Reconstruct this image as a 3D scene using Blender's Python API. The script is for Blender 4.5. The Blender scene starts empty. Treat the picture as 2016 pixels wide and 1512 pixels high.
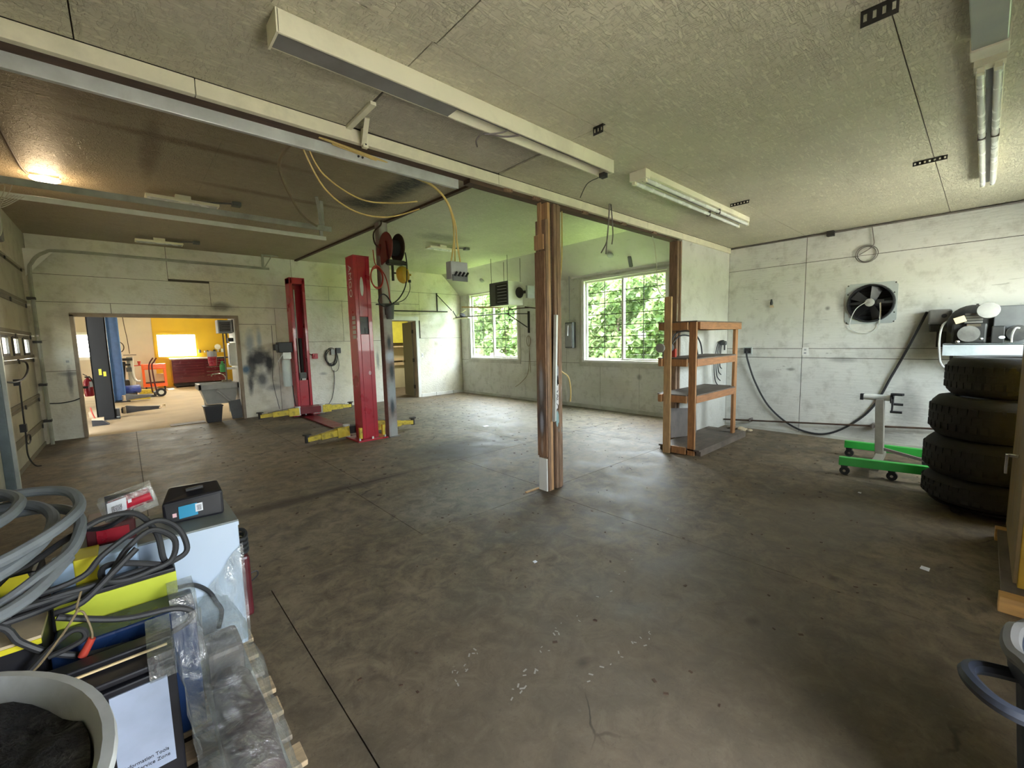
import bpy, bmesh, math, random
from mathutils import Vector, Matrix
random.seed(11)
sc = bpy.context.scene
COL = sc.collection
PI = math.pi

# ------------------------------------------------------------------ camera
CAM_H = 1.55
yaw, pit, rol, FPX = 0.734508, 0.102705, 0.023525, 838.33
fw = Vector((math.sin(yaw)*math.cos(pit), math.cos(yaw)*math.cos(pit), -math.sin(pit)))
rt0 = Vector((math.cos(yaw), -math.sin(yaw), 0)); dn0 = fw.cross(rt0)
rt = math.cos(rol)*rt0 + math.sin(rol)*dn0
dn = -math.sin(rol)*rt0 + math.cos(rol)*dn0
cd = bpy.data.cameras.new('camera'); cam = bpy.data.objects.new('camera', cd); COL.objects.link(cam)
cd.sensor_fit = 'HORIZONTAL'; cd.sensor_width = 36; cd.lens = FPX/2016*36
cd.clip_start = 0.02; cd.clip_end = 300
m = Matrix.Identity(4)
for r in range(3):
    m[r][0] = rt[r]; m[r][1] = -dn[r]; m[r][2] = -fw[r]; m[r][3] = (0, 0, CAM_H)[r]
cam.matrix_world = m
sc.camera = cam

# ------------------------------------------------------------------ world, sun, exposure
sc.view_settings.view_transform = 'Standard'; sc.view_settings.look = 'None'
sc.view_settings.gamma = 1.0; sc.view_settings.use_curve_mapping = False
sc.view_settings.exposure = 3.6
SKY = 3.4
w = bpy.data.worlds.new('world'); sc.world = w; w.use_nodes = True
nt = w.node_tree; nt.nodes.clear()
wo = nt.nodes.new('ShaderNodeOutputWorld'); bg = nt.nodes.new('ShaderNodeBackground')
st = nt.nodes.new('ShaderNodeTexSky'); st.sky_type = 'NISHITA'; st.sun_disc = False
st.sun_elevation = math.radians(52); st.sun_rotation = math.radians(0); st.dust_density = 3.0; st.air_density = 1.0
mx = nt.nodes.new('ShaderNodeMix'); mx.data_type = 'RGBA'; mx.inputs[0].default_value = 0.6
hs = nt.nodes.new('ShaderNodeVectorMath'); hs.operation = 'SCALE'; hs.inputs[3].default_value = 0.22
nt.links.new(st.outputs[0], hs.inputs[0]); nt.links.new(hs.outputs[0], mx.inputs[6])
mx.inputs[7].default_value = (0.99, 0.98, 0.95, 1)
nt.links.new(mx.outputs[2], bg.inputs[0]); bg.inputs[1].default_value = SKY
nt.links.new(bg.outputs[0], wo.inputs[0])
sl = bpy.data.lights.new('sun', 'SUN'); sl.energy = 4.0; sl.angle = math.radians(1.5); sl.color = (1, .95, .86)
so = bpy.data.objects.new('sun', sl); COL.objects.link(so)
so.rotation_euler = Vector((-0.015, -0.60, -0.80)).to_track_quat('-Z', 'Y').to_euler()
def portal(loc, aim, sx, sy):
    l = bpy.data.lights.new('daylight_portal', 'AREA'); l.shape = 'RECTANGLE'; l.size = sx; l.size_y = sy
    l.cycles.is_portal = True
    o = bpy.data.objects.new('daylight_portal', l); COL.objects.link(o); o.location = loc
    o.rotation_euler = Vector(aim).to_track_quat('-Z', 'Z').to_euler()
try:
    sc.cycles.use_denoising = True; sc.cycles.max_bounces = 9; sc.cycles.diffuse_bounces = 6
    sc.cycles.glossy_bounces = 3; sc.cycles.transparent_max_bounces = 16; sc.cycles.caustics_reflective = False
    sc.cycles.caustics_refractive = False; sc.cycles.sample_clamp_indirect = 6
except Exception: pass

# ------------------------------------------------------------------ materials
MATS = {}
class NB:                                   # small node builder
    def __init__(s, name):
        s.m = bpy.data.materials.new(name); s.m.use_nodes = True; s.t = s.m.node_tree
        s.b = s.t.nodes['Principled BSDF']; MATS[name] = s.m
    def n(s, kind, **kw):
        x = s.t.nodes.new('ShaderNode'+kind)
        for k, v in kw.items(): setattr(x, k, v)
        return x
    def l(s, a, b): s.t.links.new(a, b)
    def coord(s, world=False, scale=(1, 1, 1)):
        if world: o = s.n('NewGeometry').outputs['Position']
        else: o = s.n('TexCoord').outputs['Object']
        if tuple(scale) != (1, 1, 1):
            v = s.n('VectorMath', operation='MULTIPLY'); s.l(o, v.inputs[0]); v.inputs[1].default_value = scale; o = v.outputs[0]
        return o
    def noise(s, vec, scale, detail=4, rough=.55, dist=0):
        x = s.n('TexNoise'); s.l(vec, x.inputs['Vector']); x.inputs['Scale'].default_value = scale
        x.inputs['Detail'].default_value = detail; x.inputs['Roughness'].default_value = rough; x.inputs['Distortion'].default_value = dist
        return x.outputs[0]
    def rng(s, v, a, b, c=0., d=1.):
        x = s.n('MapRange'); s.l(v, x.inputs[0])
        for i, q in enumerate((a, b, c, d)): x.inputs[i+1].default_value = q
        return x.outputs[0]
    def math(s, op, a, b):
        x = s.n('Math', operation=op)
        for i, q in enumerate((a, b)):
            if isinstance(q, (int, float)): x.inputs[i].default_value = q
            else: s.l(q, x.inputs[i])
        return x.outputs[0]
    def mix(s, f, a, b):
        x = s.n('Mix', data_type='RGBA')
        for i, q in ((0, f), (6, a), (7, b)):
            if isinstance(q, (int, float)): x.inputs[i].default_value = q
            elif isinstance(q, tuple): x.inputs[i].default_value = (*q[:3], 1)
            else: s.l(q, x.inputs[i])
        return x.outputs[2]
    def bump(s, h, strength, dist=.01):
        x = s.n('Bump'); s.l(h, x.inputs['Height']); x.inputs['Strength'].default_value = strength; x.inputs['Distance'].default_value = dist
        s.l(x.outputs[0], s.b.inputs['Normal'])
    def blob(s, col, pos, c, r, bc, k=1.0, nz=None, lo=1.0, hi=.35):   # a stain / spray mark with its own shape
        v = s.n('VectorMath', operation='SUBTRACT'); s.l(pos, v.inputs[0]); v.inputs[1].default_value = c
        q = s.n('VectorMath', operation='DIVIDE'); s.l(v.outputs[0], q.inputs[0]); q.inputs[1].default_value = r
        L = s.n('VectorMath', operation='LENGTH'); s.l(q.outputs[0], L.inputs[0])
        f = L.outputs['Value']
        if nz is not None: f = s.math('ADD', f, nz)
        f = s.math('MULTIPLY', s.rng(f, lo, hi), k)
        return s.mix(f, col, bc)
    def fin(s, col, rough, metal=0, coat=0, spec=.5):
        if isinstance(col, tuple): s.b.inputs['Base Color'].default_value = (*col, 1)
        else: s.l(col, s.b.inputs['Base Color'])
        if isinstance(rough, (int, float)): s.b.inputs['Roughness'].default_value = rough
        else: s.l(rough, s.b.inputs['Roughness'])
        s.b.inputs['Metallic'].default_value = metal; s.b.inputs['Coat Weight'].default_value = coat
        s.b.inputs['Specular IOR Level'].default_value = spec
        return s.m

def mat(name, col, rough=.6, metal=0, var=.15, scale=7, dirt=0., dcol=(.03, .026, .02), dscale=2.5, bump=0., stretch=(1, 1, 1), world=False, coat=0, spec=.5):
    k = NB(name); v = k.coord(world, stretch)
    n1 = k.noise(v, scale, 5)
    c = k.mix(k.rng(n1, .3, .7), tuple(x*(1-var) for x in col), tuple(min(1, x*(1+var)) for x in col))
    if dirt > 0:
        n2 = k.noise(k.coord(world), dscale, 6, .65, .3)
        c = k.mix(k.math('MULTIPLY', k.rng(n2, .5, .72), dirt), c, dcol)
    if bump > 0: k.bump(k.noise(v, scale*5, 4), bump)
    return k.fin(c, k.rng(n1, .3, .7, max(0, rough-.08), min(1, rough+.08)), metal, coat, spec)

def wall_mat(name, base, grime, up=None, marks=(), osb=.5, dirtk=.55, tint=None):
    k = NB(name); p = k.coord(True)
    big = k.noise(p, .9, 5, .6); fine = k.noise(p, 5, 6, .65); st_ = k.noise(k.coord(True, (.9, .9, 5.5)), 4, 6, .7, .6)
    c = k.mix(k.rng(big, .35, .7), base, tuple(x*.86 for x in base))
    if tint: c = k.mix(k.rng(k.noise(p, .55, 3), .42, .62), c, tint)
    c = k.mix(k.math('MULTIPLY', k.rng(fine, .50, .74), dirtk), c, grime)
    c = k.mix(k.math('MULTIPLY', k.rng(st_, .64, .72), dirtk), c, tuple(x*.45 for x in grime))
    nz = k.rng(k.noise(p, 3.5, 5, .7), 0, 1, -.45, .45)
    for (cc, r, bc, kk) in marks: c = k.blob(c, p, cc, r, bc, kk, nz)
    vor = k.n('TexVoronoi'); vor.inputs['Scale'].default_value = 16
    k.l(k.coord(True, (1, .32, 2.4)), vor.inputs['Vector'])
    k.bump(k.math('ADD', vor.outputs['Distance'], k.noise(p, 40, 3)), osb, .006)
    return k.fin(c, .62)

def ceil_mat(name, base, grime, marks=(), dirtk=.5, warp=(1, 1, 1)):
    k = NB(name); p = k.coord(True)
    big = k.noise(p, .8, 5, .6); fine = k.noise(p, 4, 6, .7)
    c = k.mix(k.rng(big, .35, .68), base, tuple(x*.84 for x in base))
    c = k.mix(k.math('MULTIPLY', k.rng(fine, .56, .8), dirtk), c, grime)
    nz = k.rng(k.noise(p, 2.2, 5, .7), 0, 1, -.5, .5)
    for (cc, r, bc, kk) in marks: c = k.blob(c, p, cc, r, bc, kk, nz)
    # strand relief of painted OSB, two crossed directions
    a = k.noise(k.coord(True, (9, 46, 9)), 1.0, 2, .5, 1.2); b = k.noise(k.coord(True, (34, 12, 9)), 1.0, 2, .5, 1.4)
    h = k.math('ADD', k.rng(a, .5, .56), k.rng(b, .52, .58))
    k.bump(h, .9, .006)
    c = k.mix(k.math('MULTIPLY', k.rng(a, .57, .64), .28), c, tuple(min(.9, x*1.45) for x in base))
    c = k.mix(k.math('MULTIPLY', k.rng(b, .60, .68), .30), c, tuple(x*.62 for x in base))
    d_ = k.noise(k.coord(True, (5, 5, 5)), 4, 6, .75, 1.0); c = k.mix(k.math('MULTIPLY', k.rng(d_, .62, .72), .45), c, tuple(x*.5 for x in grime))
    return k.fin(c, .55)

DK = (.045, .04, .035)
mat_far = wall_mat('far_wall_paint', (.76, .75, .68), (.42, .38, .28), tint=(.72, .67, .52), marks=[
    ((2.02, 10.65, 1.62), (.11, 1, .38), (.30, .36, .42), .8), ((2.20, 10.65, 1.70), (.07, 1, .28), (.32, .40, .46), .8),
    ((2.17, 10.65, 1.30), (.26, 1, .30), (.02, .022, .03), .95), ((2.36, 10.65, 1.18), (.13, 1, .36), (.02, .022, .03), .95),
    ((2.02, 10.65, 1.10), (.12, 1, .42), (.025, .027, .035), .85), ((2.20, 10.65, .82), (.16, 1, .22), (.05, .055, .07), .85),
    ((1.97, 10.65, .70), (.07, 1, .28), (.03, .035, .05), .85), ((1.90, 10.65, 1.05), (.10, 1, .12), (.05, .14, .26), .9),
    ((2.42, 10.65, .62), (.20, 1, .09), (.12, .12, .15), .5), ((2.62, 10.65, 1.35), (.07, 1, .3), (.06, .06, .07), .55),
    ((1.55, 10.65, 2.38), (.26, 1, .12), (.12, .10, .07), .75), ((-.75, 10.65, 1.03), (.05, 1, .35), (.12, .12, .13), .8),
    ((-.75, 10.65, 1.15), (.16, 1, .06), (.12, .12, .13), .7), ((-.66, 10.65, 2.15), (.22, 1, .30), (.30, .26, .20), .5),
    ((4.52, 10.65, 1.0), (.03, 1, .18), (.06, .07, .08), .8), ((3.5, 10.65, .85), (.12, 1, .05), (.2, .2, .2), .6),
    ((6.7, 10.65, 1.5), (.10, 1, .10), (.42, .36, .28), .7), ((4.9, 10.65, 1.1), (.05, 1, .3), (.12, .13, .14), .7)])
mat_right = wall_mat('right_wall_paint', (.66, .66, .61), (.33, .32, .28), dirtk=.68, osb=.45, marks=[
    ((7.59, .55, 1.45), (1, .22, .40), (.10, .095, .085), .55), ((7.59, .62, .55), (1, .20, .40), (.13, .125, .115), .5),
    ((7.59, 1.38, 1.95), (1, .09, .25), (.14, .135, .125), .5), ((7.59, 1.55, 1.90), (1, .04, .04), (.10, .09, .08), .7),
    ((7.59, 2.3, .9), (1, .20, .10), (.40, .39, .36), .6), ((7.59, 1.35, 1.16), (1, .22, .05), (.15, .14, .13), .5),
    ((7.59, 1.98, 1.0), (1, .07, .03), (.15, .14, .13), .7), ((7.59, 1.0, .15), (1, .5, .16), (.22, .21, .19), .55),
    ((7.59, 5.4, .5), (1, .8, .35), (.48, .46, .38), .45), ((7.59, 7.6, .5), (1, 1.2, .35), (.48, .46, .38), .45),
    ((7.59, 9.6, .9), (1, .5, .5), (.50, .48, .40), .4), ((7.59, 4.6, .75), (1, .07, .07), (.12, .11, .10), .6)])
mat_part = wall_mat('partition_paint', (.70, .69, .63), (.35, .33, .28), dirtk=.4)
mat_soffit = wall_mat('soffit_paint', (.60, .60, .52), (.40, .40, .33), dirtk=.45, osb=.2, tint=(.50, .50, .42))
mat_lwall = wall_mat('left_wall_paint', (.60, .56, .46), (.28, .24, .17))
mat_cnear = ceil_mat('near_ceiling_paint', (.64, .60, .44), (.44, .40, .28), marks=[
    ((.1, 2.0, 2.98), (.5, .5, 1), (.46, .42, .34), .5), ((4.6, .9, 2.98), (1.4, .5, 1), (.56, .52, .40), .5)])
mat_cleft = ceil_mat('brown_ceiling_paint', (.40, .33, .22), (.26, .19, .105), dirtk=.6, marks=[
    ((.75, 5.2, 3.48), (1.4, .10, 1), (.15, .10, .05), .75), ((.35, 5.7, 3.48), (.10, 1.1, 1), (.16, .11, .06), .7),
    ((1.8, 6.3, 3.48), (1.2, .10, 1), (.16, .11, .06), .7), ((2.76, 5.0, 3.48), (.26, 1.05, 1), (.012, .011, .010), .97),
    ((2.60, 5.9, 3.48), (.42, .35, 1), (.015, .014, .012), .9), ((.6, 8.2, 3.48), (2.0, .08, 1), (.17, .12, .06), .6),
    ((-.3, 4.6, 3.48), (.6, .5, 1), (.16, .11, .06), .5)])
mat_cright = ceil_mat('pale_ceiling_paint', (.58, .58, .43), (.38, .37, .26), dirtk=.5, marks=[
    ((4.6, 6.9, 3.48), (.7, .35, 1), (.16, .15, .10), .7), ((4.0, 9.6, 3.48), (.8, .3, 1), (.38, .36, .24), .5)])
mat_hatch = ceil_mat('hatch_paint', (.52, .48, .38), (.36, .33, .25))

def floor_mat():
    k = NB('stained_concrete'); p = k.coord(True)
    big = k.noise(p, .45, 6, .62, .4); mid = k.noise(p, 2.3, 7, .68, .5); fin_ = k.noise(p, 22, 5, .7)
    strk = k.noise(k.coord(True, (.5, 3.2, 1)), 1.6, 7, .7, .8)
    c = k.mix(k.rng(big, .34, .66), (.122, .089, .055), (.228, .180, .118))
    nz = k.rng(k.noise(p, 1.7, 6, .7), 0, 1, -.6, .6)
    c = k.blob(c, p, (5.6, 6.6, 0), (2.6, 3.6, 1), (.27, .255, .195), .75, nz)         # worn pale concrete by the windows
    c = k.blob(c, p, (1.2, 6.4, 0), (2.6, 1.9, 1), (.20, .150, .095), .8, nz)         # rusty brown bay floor
    c = k.blob(c, p, (.6, 3.7, 0), (1.7, .8, 1), (.215, .17, .115), .7, nz)
    c = k.blob(c, p, (2.4, 3.4, 0), (.9, .7, 1), (.25, .235, .20), .7, nz)
    c = k.mix(k.math('MULTIPLY', k.rng(mid, .46, .68), .6), c, (.045, .038, .029))
    fm = k.noise(p, 7, 7, .72, .6); c = k.mix(k.math('MULTIPLY', k.rng(fm, .46, .64), .55), c, (.034, .027, .020)); c = k.mix(k.math('MULTIPLY', k.rng(fm, .47, .32), .4), c, (.27, .225, .155))
    fs_ = k.noise(p, 38, 5, .75, .4); c = k.mix(k.math('MULTIPLY', k.rng(fs_, .56, .68), .5), c, (.03, .024, .018)); c = k.mix(k.math('MULTIPLY', k.rng(fs_, .40, .30), .35), c, (.28, .25, .20))
    c = k.mix(k.math('MULTIPLY', k.rng(strk, .60, .76), .55), c, (.066, .052, .038))
    c = k.blob(c, p, (3.45, 5.0, 0), (1.1, .85, 1), (.030, .026, .021), .85, nz)      # big oil stain behind the post
    c = k.blob(c, p, (2.6, 8.6, 0), (1.2, .55, 1), (.055, .045, .035), .6, nz)
    c = k.blob(c, p, (1.3, 4.55, 0), (2.1, .13, 1), (.040, .030, .020), .75, nz)      # grimy slab edge
    c = k.blob(c, p, (-.6, 9.4, 0), (.9, .5, 1), (.05, .04, .03), .7, nz)
    c = k.blob(c, p, (4.2, .9, 0), (1.3, .7, 1), (.115, .092, .066), .6, nz)
    c = k.blob(c, p, (1.6, .9, 0), (2.6, 1.5, 1), (.100, .081, .056), .6, nz)
    for q in ((3.2, .55), (2.4, .75), (2.9, 1.9), (1.5, 1.2), (.9, 3.4), (4.1, 2.2)):
        c = k.blob(c, p, (*q, 0), (.05, .035, 1), (.03, .022, .016), .6, nz, 1.1, .2)
    scr = k.noise(k.coord(True, (1.1, 5.0, 1)), 6, 5, .8, 1.0)
    c = k.mix(k.math('MULTIPLY', k.rng(scr, .70, .78), .5), c, (.34, .32, .28))         # pale scuffs
    vor = k.n('TexVoronoi', feature='DISTANCE_TO_EDGE'); vor.inputs['Scale'].default_value = .62
    wv = k.n('VectorMath', operation='ADD'); k.l(p, wv.inputs[0])
    nn = k.n('TexNoise'); nn.inputs['Scale'].default_value = 1.6; nn.inputs['Detail'].default_value = 5; k.l(p, nn.inputs['Vector'])
    sc_ = k.n('VectorMath', operation='SCALE'); k.l(nn.outputs[1], sc_.inputs[0]); sc_.inputs[3].default_value = .3
    k.l(sc_.outputs[0], wv.inputs[1]); k.l(wv.outputs[0], vor.inputs['Vector'])
    crk = k.math('MULTIPLY', k.rng(vor.outputs['Distance'], .0035, .001), k.rng(k.noise(p, .8, 2), .58, .64))
    c = k.mix(crk, c, (.02, .016, .012))
    k.bump(k.math('ADD', mid, k.math('MULTIPLY', fin_, .35)), .22, .008)
    return k.fin(c, k.rng(mid, .35, .7, .74, .52), spec=.4)
mat_floor = floor_mat()
mat('seam_dark', (.085, .072, .055), .9)
mat('slab_joint', (.03, .026, .02), .9)
mat('workshop_floor', (.46, .37, .24), .85, spec=.15, var=.15, scale=1.2, dirt=.35, dcol=(.30, .23, .14), dscale=1.3, world=True)
mat('beige_wall', (.55, .50, .40), .7, var=.05, scale=2, world=True)
mat('yellow_wall', (.62, .40, .015), .6, var=.05, scale=2, world=True)
mat('white_ceiling', (.8, .77, .7), .7, var=.04)
mat('office_wall', (.58, .56, .42), .7, var=.06)
mat('office_yellow', (.55, .52, .06), .6, var=.1)
mat('cream_board', (.76, .72, .54), .5, var=.12, scale=3, dirt=.35, dcol=(.28, .25, .18), dscale=3, world=True)
mat('white_trim', (.74, .74, .70), .45, var=.07, scale=3, dirt=.3, dcol=(.35, .33, .28))
mat('grey_trim', (.52, .52, .46), .6, var=.15, scale=3, dirt=.5, dcol=(.2, .19, .16), world=True)
mat('old_lumber', (.25, .155, .095), .75, var=.35, scale=9, stretch=(6, 6, .7), dirt=.4, dcol=(.06, .035, .02), bump=.3)
mat('dark_lumber', (.085, .05, .03), .8, var=.4, scale=9, stretch=(.7, 6, 6), dirt=.4, bump=.2)
mat('fresh_lumber', (.46, .27, .13), .6, var=.25, scale=8, stretch=(6, 6, .7), dirt=.15, dcol=(.22, .11, .05), bump=.15)
mat('shelf_lumber', (.40, .195, .080), .6, var=.28, scale=8, stretch=(5, 5, .8), dirt=.3, dcol=(.14, .07, .03), bump=.15)
mat('shelf_lumber_x', (.38, .175, .078), .6, var=.28, scale=8, stretch=(.8, 5, 5), dirt=.3, dcol=(.13, .06, .03), bump=.15)
mat('pale_lumber', (.52, .33, .16), .6, var=.2, scale=8, stretch=(5, 5, .8), dirt=.25, dcol=(.2, .11, .05), bump=.12)
mat('shelf_board', (.155, .125, .10), .7, var=.3, scale=6, stretch=(.8, 3, 3), dirt=.5)
mat('pallet_wood', (.46, .34, .20), .8, var=.3, scale=9, stretch=(.8, 6, 6), dirt=.3, dcol=(.16, .12, .08), bump=.3)
mat('pallet_grey_wood', (.30, .255, .19), .85, var=.3, scale=9, stretch=(.8, 6, 6), dirt=.3, bump=.3)
mat('galvanised', (.58, .60, .57), .42, .25, var=.15, scale=6, dirt=.3, dcol=(.2, .19, .16))
mat('track_steel', (.36, .36, .30), .5, .1, var=.2, scale=5, dirt=.4)
mat('dark_steel', (.045, .042, .038), .55, .5, var=.3, dirt=.3)
mat('rust_steel', (.075, .045, .028), .75, .3, var=.4, scale=12)
mat('black_plastic', (.016, .016, .018), .45, var=.3)
mat('black_rubber', (.018, .018, .018), .75, var=.3, scale=20, bump=.2)
mat('tire_rubber', (.020, .020, .019), .82, var=.35, scale=9, bump=.25)
mat('cord_black', (.022, .022, .024), .6, var=.2)
mat('cord_grey', (.17, .19, .21), .65, var=.2, scale=9, dirt=.3, dcol=(.1, .1, .1))
mat('cable_dark_grey', (.030, .031, .034), .6, var=.25, scale=9)
mat('romex_yellow', (.55, .40, .14), .5, var=.2)
mat('romex_white', (.55, .52, .42), .5, var=.15)
mat('wire_tan', (.22, .165, .09), .6, var=.2)
mat('lift_red', (.44, .018, .035), .32, var=.16, scale=3, dirt=.35, dcol=(.06, .012, .012), dscale=3, coat=.2)
mat('lift_red_dark', (.16, .008, .012), .4, var=.2, scale=4, dirt=.4)
mat('arm_yellow', (.66, .50, .05), .5, var=.18, scale=8, dirt=.75, dcol=(.05, .04, .025), dscale=9)
mat('reel_red', (.17, .022, .018), .45, var=.2, dirt=.3)
mat('reel_yellow', (.62, .38, .03), .45, var=.15, dirt=.3, dcol=(.2, .11, .02), dscale=8)
mat('hose_red', (.46, .05, .03), .5, var=.15)
mat('lettering_white', (.62, .58, .56), .6, var=.08)
mat('paper_white', (.72, .74, .78), .6, var=.05)
mat('grey_enamel', (.34, .35, .36), .45, var=.1, dirt=.25)
mat('dark_grey_enamel', (.10, .105, .105), .5, var=.2, dirt=.3)
mat('cream_enamel', (.66, .66, .58), .35, var=.06, dirt=.3, dcol=(.3, .28, .2))
mat('fixture_white', (.80, .77, .58), .4, var=.06, scale=2, dirt=.3, dcol=(.35, .33, .24))
mat('fixture_inner', (.22, .215, .20), .5, var=.12, dirt=.3)
mat('tube_off', (.72, .73, .68), .25, var=.04)
mat('tank_white', (.58, .66, .66), .4, var=.08)
mat('chrome', (.7, .7, .7), .18, 1.0, var=.05)
mat('stand_green', (.035, .40, .055), .4, var=.12, scale=4, dirt=.15)
mat('stand_grey', (.30, .28, .235), .45, .3, var=.15, dirt=.3)
mat('cabinet_yellow', (.56, .335, .02), .5, var=.12, scale=3, dirt=.4, dcol=(.22, .12, .02))
mat('cabinet_brown', (.22, .145, .05), .6, var=.2, scale=4, dirt=.4)
mat('orange_wood', (.55, .31, .10), .6, var=.2, scale=6, stretch=(6, .7, 6))
mat('bin_plastic', (.014, .018, .028), .5, var=.15)
mat('liner_grey', (.095, .092, .084), .55, var=.15)
mat('compressor_black', (.030, .030, .028), .5, .3, var=.4, dirt=.4, dcol=(.12, .11, .09), dscale=5)
mat('compressor_grey', (.17, .165, .15), .6, .3, var=.25, dirt=.5)
mat('dusty_grey', (.34, .335, .31), .7, var=.15, dirt=.35, dcol=(.12, .11, .1), dscale=8)
mat('shelf_metal', (.42, .46, .46), .5, .2, var=.1, dirt=.35, dcol=(.1, .1, .1))
mat('card_tan', (.66, .50, .28), .7, var=.1)
mat('card_dust', (.58, .47, .31), .7, var=.15, dirt=.2)
mat('box_white', (.47, .57, .70), .35, var=.04, scale=2)
mat('box_top_grey', (.20, .22, .21), .55, var=.2, dirt=.4)
mat('case_yellow', (.68, .60, .03), .4, var=.06)
mat('case_lime', (.52, .58, .05), .4, var=.08)
mat('case_navy', (.010, .030, .095), .32, var=.2, scale=3)
mat('case_black', (.014, .014, .018), .38, var=.3)
mat('case_light_blue', (.38, .52, .68), .45, var=.08)
mat('pale_lime_film', (.42, .52, .24), .3, var=.25, scale=9)
mat('label_blue', (.02, .27, .47), .4, var=.06)
mat('label_pink', (.72, .45, .48), .5, var=.15, scale=60)
mat('pack_red', (.42, .015, .035), .3, var=.2, scale=8)
mat('pack_dark_red', (.085, .012, .016), .35, var=.3)
mat('stained_maroon', (.075, .040, .042), .5, var=.25, dirt=.3)
mat('paper_chalk', (.27, .255, .225), .8, var=.1)
mat('paper_blue', (.38, .44, .58), .5, var=.08, scale=12)
mat('diffuser_grey', (.33, .36, .29), .35, var=.1)
mat('ink', (.015, .015, .02), .6)
mat('drum_red', (.28, .03, .025), .5, var=.2, dirt=.5)
mat('drum_rim', (.44, .46, .47), .55, var=.12, scale=14, dirt=.4, dcol=(.16, .15, .13), dscale=7)
mat('spray_white', (.70, .68, .66), .6, var=.1)
mat('spray_grey', (.28, .29, .33), .6, var=.2)
mat('spray_teal', (.25, .38, .38), .6, var=.15)
mat('spray_black', (.03, .03, .035), .6, var=.3)
mat('orange_enamel', (.85, .13, .02), .4, var=.06)
mat('chest_maroon', (.085, .006, .014), .22, var=.1, coat=.4)
mat('lift_black', (.012, .0125, .013), .5, var=.05, spec=.25)
mat('lift_blue', (.06, .16, .36), .4, var=.15)
mat('tank_blue', (.035, .07, .33), .3, var=.1, coat=.3)
mat('extinguisher_red', (.38, .012, .03), .35, var=.1)
mat('sink_grey', (.42, .42, .40), .5, var=.1, dirt=.3)
mat('bottle_green', (.08, .36, .10), .4, var=.1)
mat('grass', (.16, .24, .07), .9, var=.35, scale=3, world=True)
mat('gravel', (.50, .47, .41), .95, var=.15, scale=6, world=True)
mat('bark', (.09, .065, .045), .9, var=.3)
mat('garage_panel', (.46, .43, .34), .5, var=.12, scale=2, dirt=.55, dcol=(.20, .16, .10), dscale=2.2, world=True)
mat('garage_rib', (.20, .175, .125), .6, var=.25, scale=3, dirt=.4, world=True)
mat('jamb_blue_grey', (.17, .21, .235), .5, .4, var=.2, dirt=.4)
mat('jamb_brown', (.30, .235, .17), .65, var=.2, scale=4, dirt=.3)
mat('door_taupe', (.21, .19, .135), .55, var=.12, scale=3)
mat('stained_steel', (.19, .165, .15), .55, .2, var=.2, dirt=.4)

def post_mat():
    k = NB('post_paint'); p = k.coord(True); n = k.noise(p, 6, 6, .7)
    c = k.mix(k.rng(n, .35, .65), (.17, .125, .105), (.27, .215, .19)); nz = k.rng(k.noise(p, 9, 5, .7), 0, 1, -.3, .3)
    for (z, rz, col, kk) in ((2.75, 1.1, (.50, .49, .42), 1), (1.95, .5, (.44, .44, .40), .9), (.75, .35, (.36, .40, .42), .9), (.1, .3, (.34, .35, .34), .9), (1.33, .13, (.48, .53, .62), 1)):
        c = k.blob(c, p, (3.20, 6.485, z), (.13, .035, rz), col, kk, nz)
    for (x, z, rx, rz) in ((3.19, .50, .05, .19), (3.21, 1.08, .05, .20), (3.19, 1.56, .045, .15)): c = k.blob(c, p, (x, 6.485, z), (rx, .05, rz), (.03, .045, .055), .95, nz)
    k.fin(c, .6)
post_mat()
def post_face():
    k = NB('post_face'); p = k.coord(True); n = k.noise(k.coord(True, (6, 6, .8)), 7, 6, .7)
    c = k.mix(k.rng(n, .35, .65), (.17, .085, .045), (.33, .19, .11)); nz = k.rng(k.noise(p, 8, 5, .7), 0, 1, -.35, .35)
    for (z, rz, ry, col, kk) in ((1.02, .36, .09, (.10, .085, .08), .8), (.72, .24, .08, (.05, .05, .055), .85), (1.12, .24, .035, (.36, .36, .40), .8), (.70, .15, .03, (.40, .40, .46), .8), (.46, .10, .02, (.45, .40, .36), .5)):
        c = k.blob(c, p, (3.074, 2.965, z), (.1, ry, rz), col, kk, nz)
    k.fin(c, .65)
post_face()
def dirt_mat():
    k = NB('oily_absorbent'); v = k.coord()
    a = k.noise(v, 5, 7, .75, .8); b = k.noise(v, 60, 4)
    c = k.mix(k.rng(a, .52, .70), (.006, .0055, .005), (.11, .105, .095)); c = k.mix(k.math('MULTIPLY', k.rng(b, .62, .72), .35), c, (.13, .125, .11))
    k.bump(k.math('ADD', a, b), .9, .02); k.fin(c, .9)
dirt_mat()
def leaf_mat(name, c1, c2, tr):
    k = NB(name); oi = k.n('ObjectInfo'); p = k.coord(True)
    n = k.noise(p, 1.6, 3); n2 = k.n('TexWhiteNoise'); k.l(p, n2.inputs['Vector'])
    c = k.mix(k.rng(n, .35, .65), c1, c2)
    k.fin(c, .55, spec=.3)
    t = k.n('BsdfTranslucent'); k.l(c, t.inputs[0]); mxs = k.n('MixShader'); mxs.inputs[0].default_value = tr
    k.l(k.b.outputs[0], mxs.inputs[1]); k.l(t.outputs[0], mxs.inputs[2])
    k.l(mxs.outputs[0], k.t.nodes['Material Output'].inputs[0])
leaf_mat('leaves_green', (.075, .13, .040), (.15, .22, .085), .35)
leaf_mat('leaves_pale', (.16, .23, .09), (.25, .30, .14), .35)
leaf_mat('petals', (.30, .24, .14), (.34, .29, .19), .3)
def emit(name, col, s):
    k = NB(name); e = k.n('Emission'); e.inputs[0].default_value = (*col, 1); e.inputs[1].default_value = s
    k.l(e.outputs[0], k.t.nodes['Material Output'].inputs[0])
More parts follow.
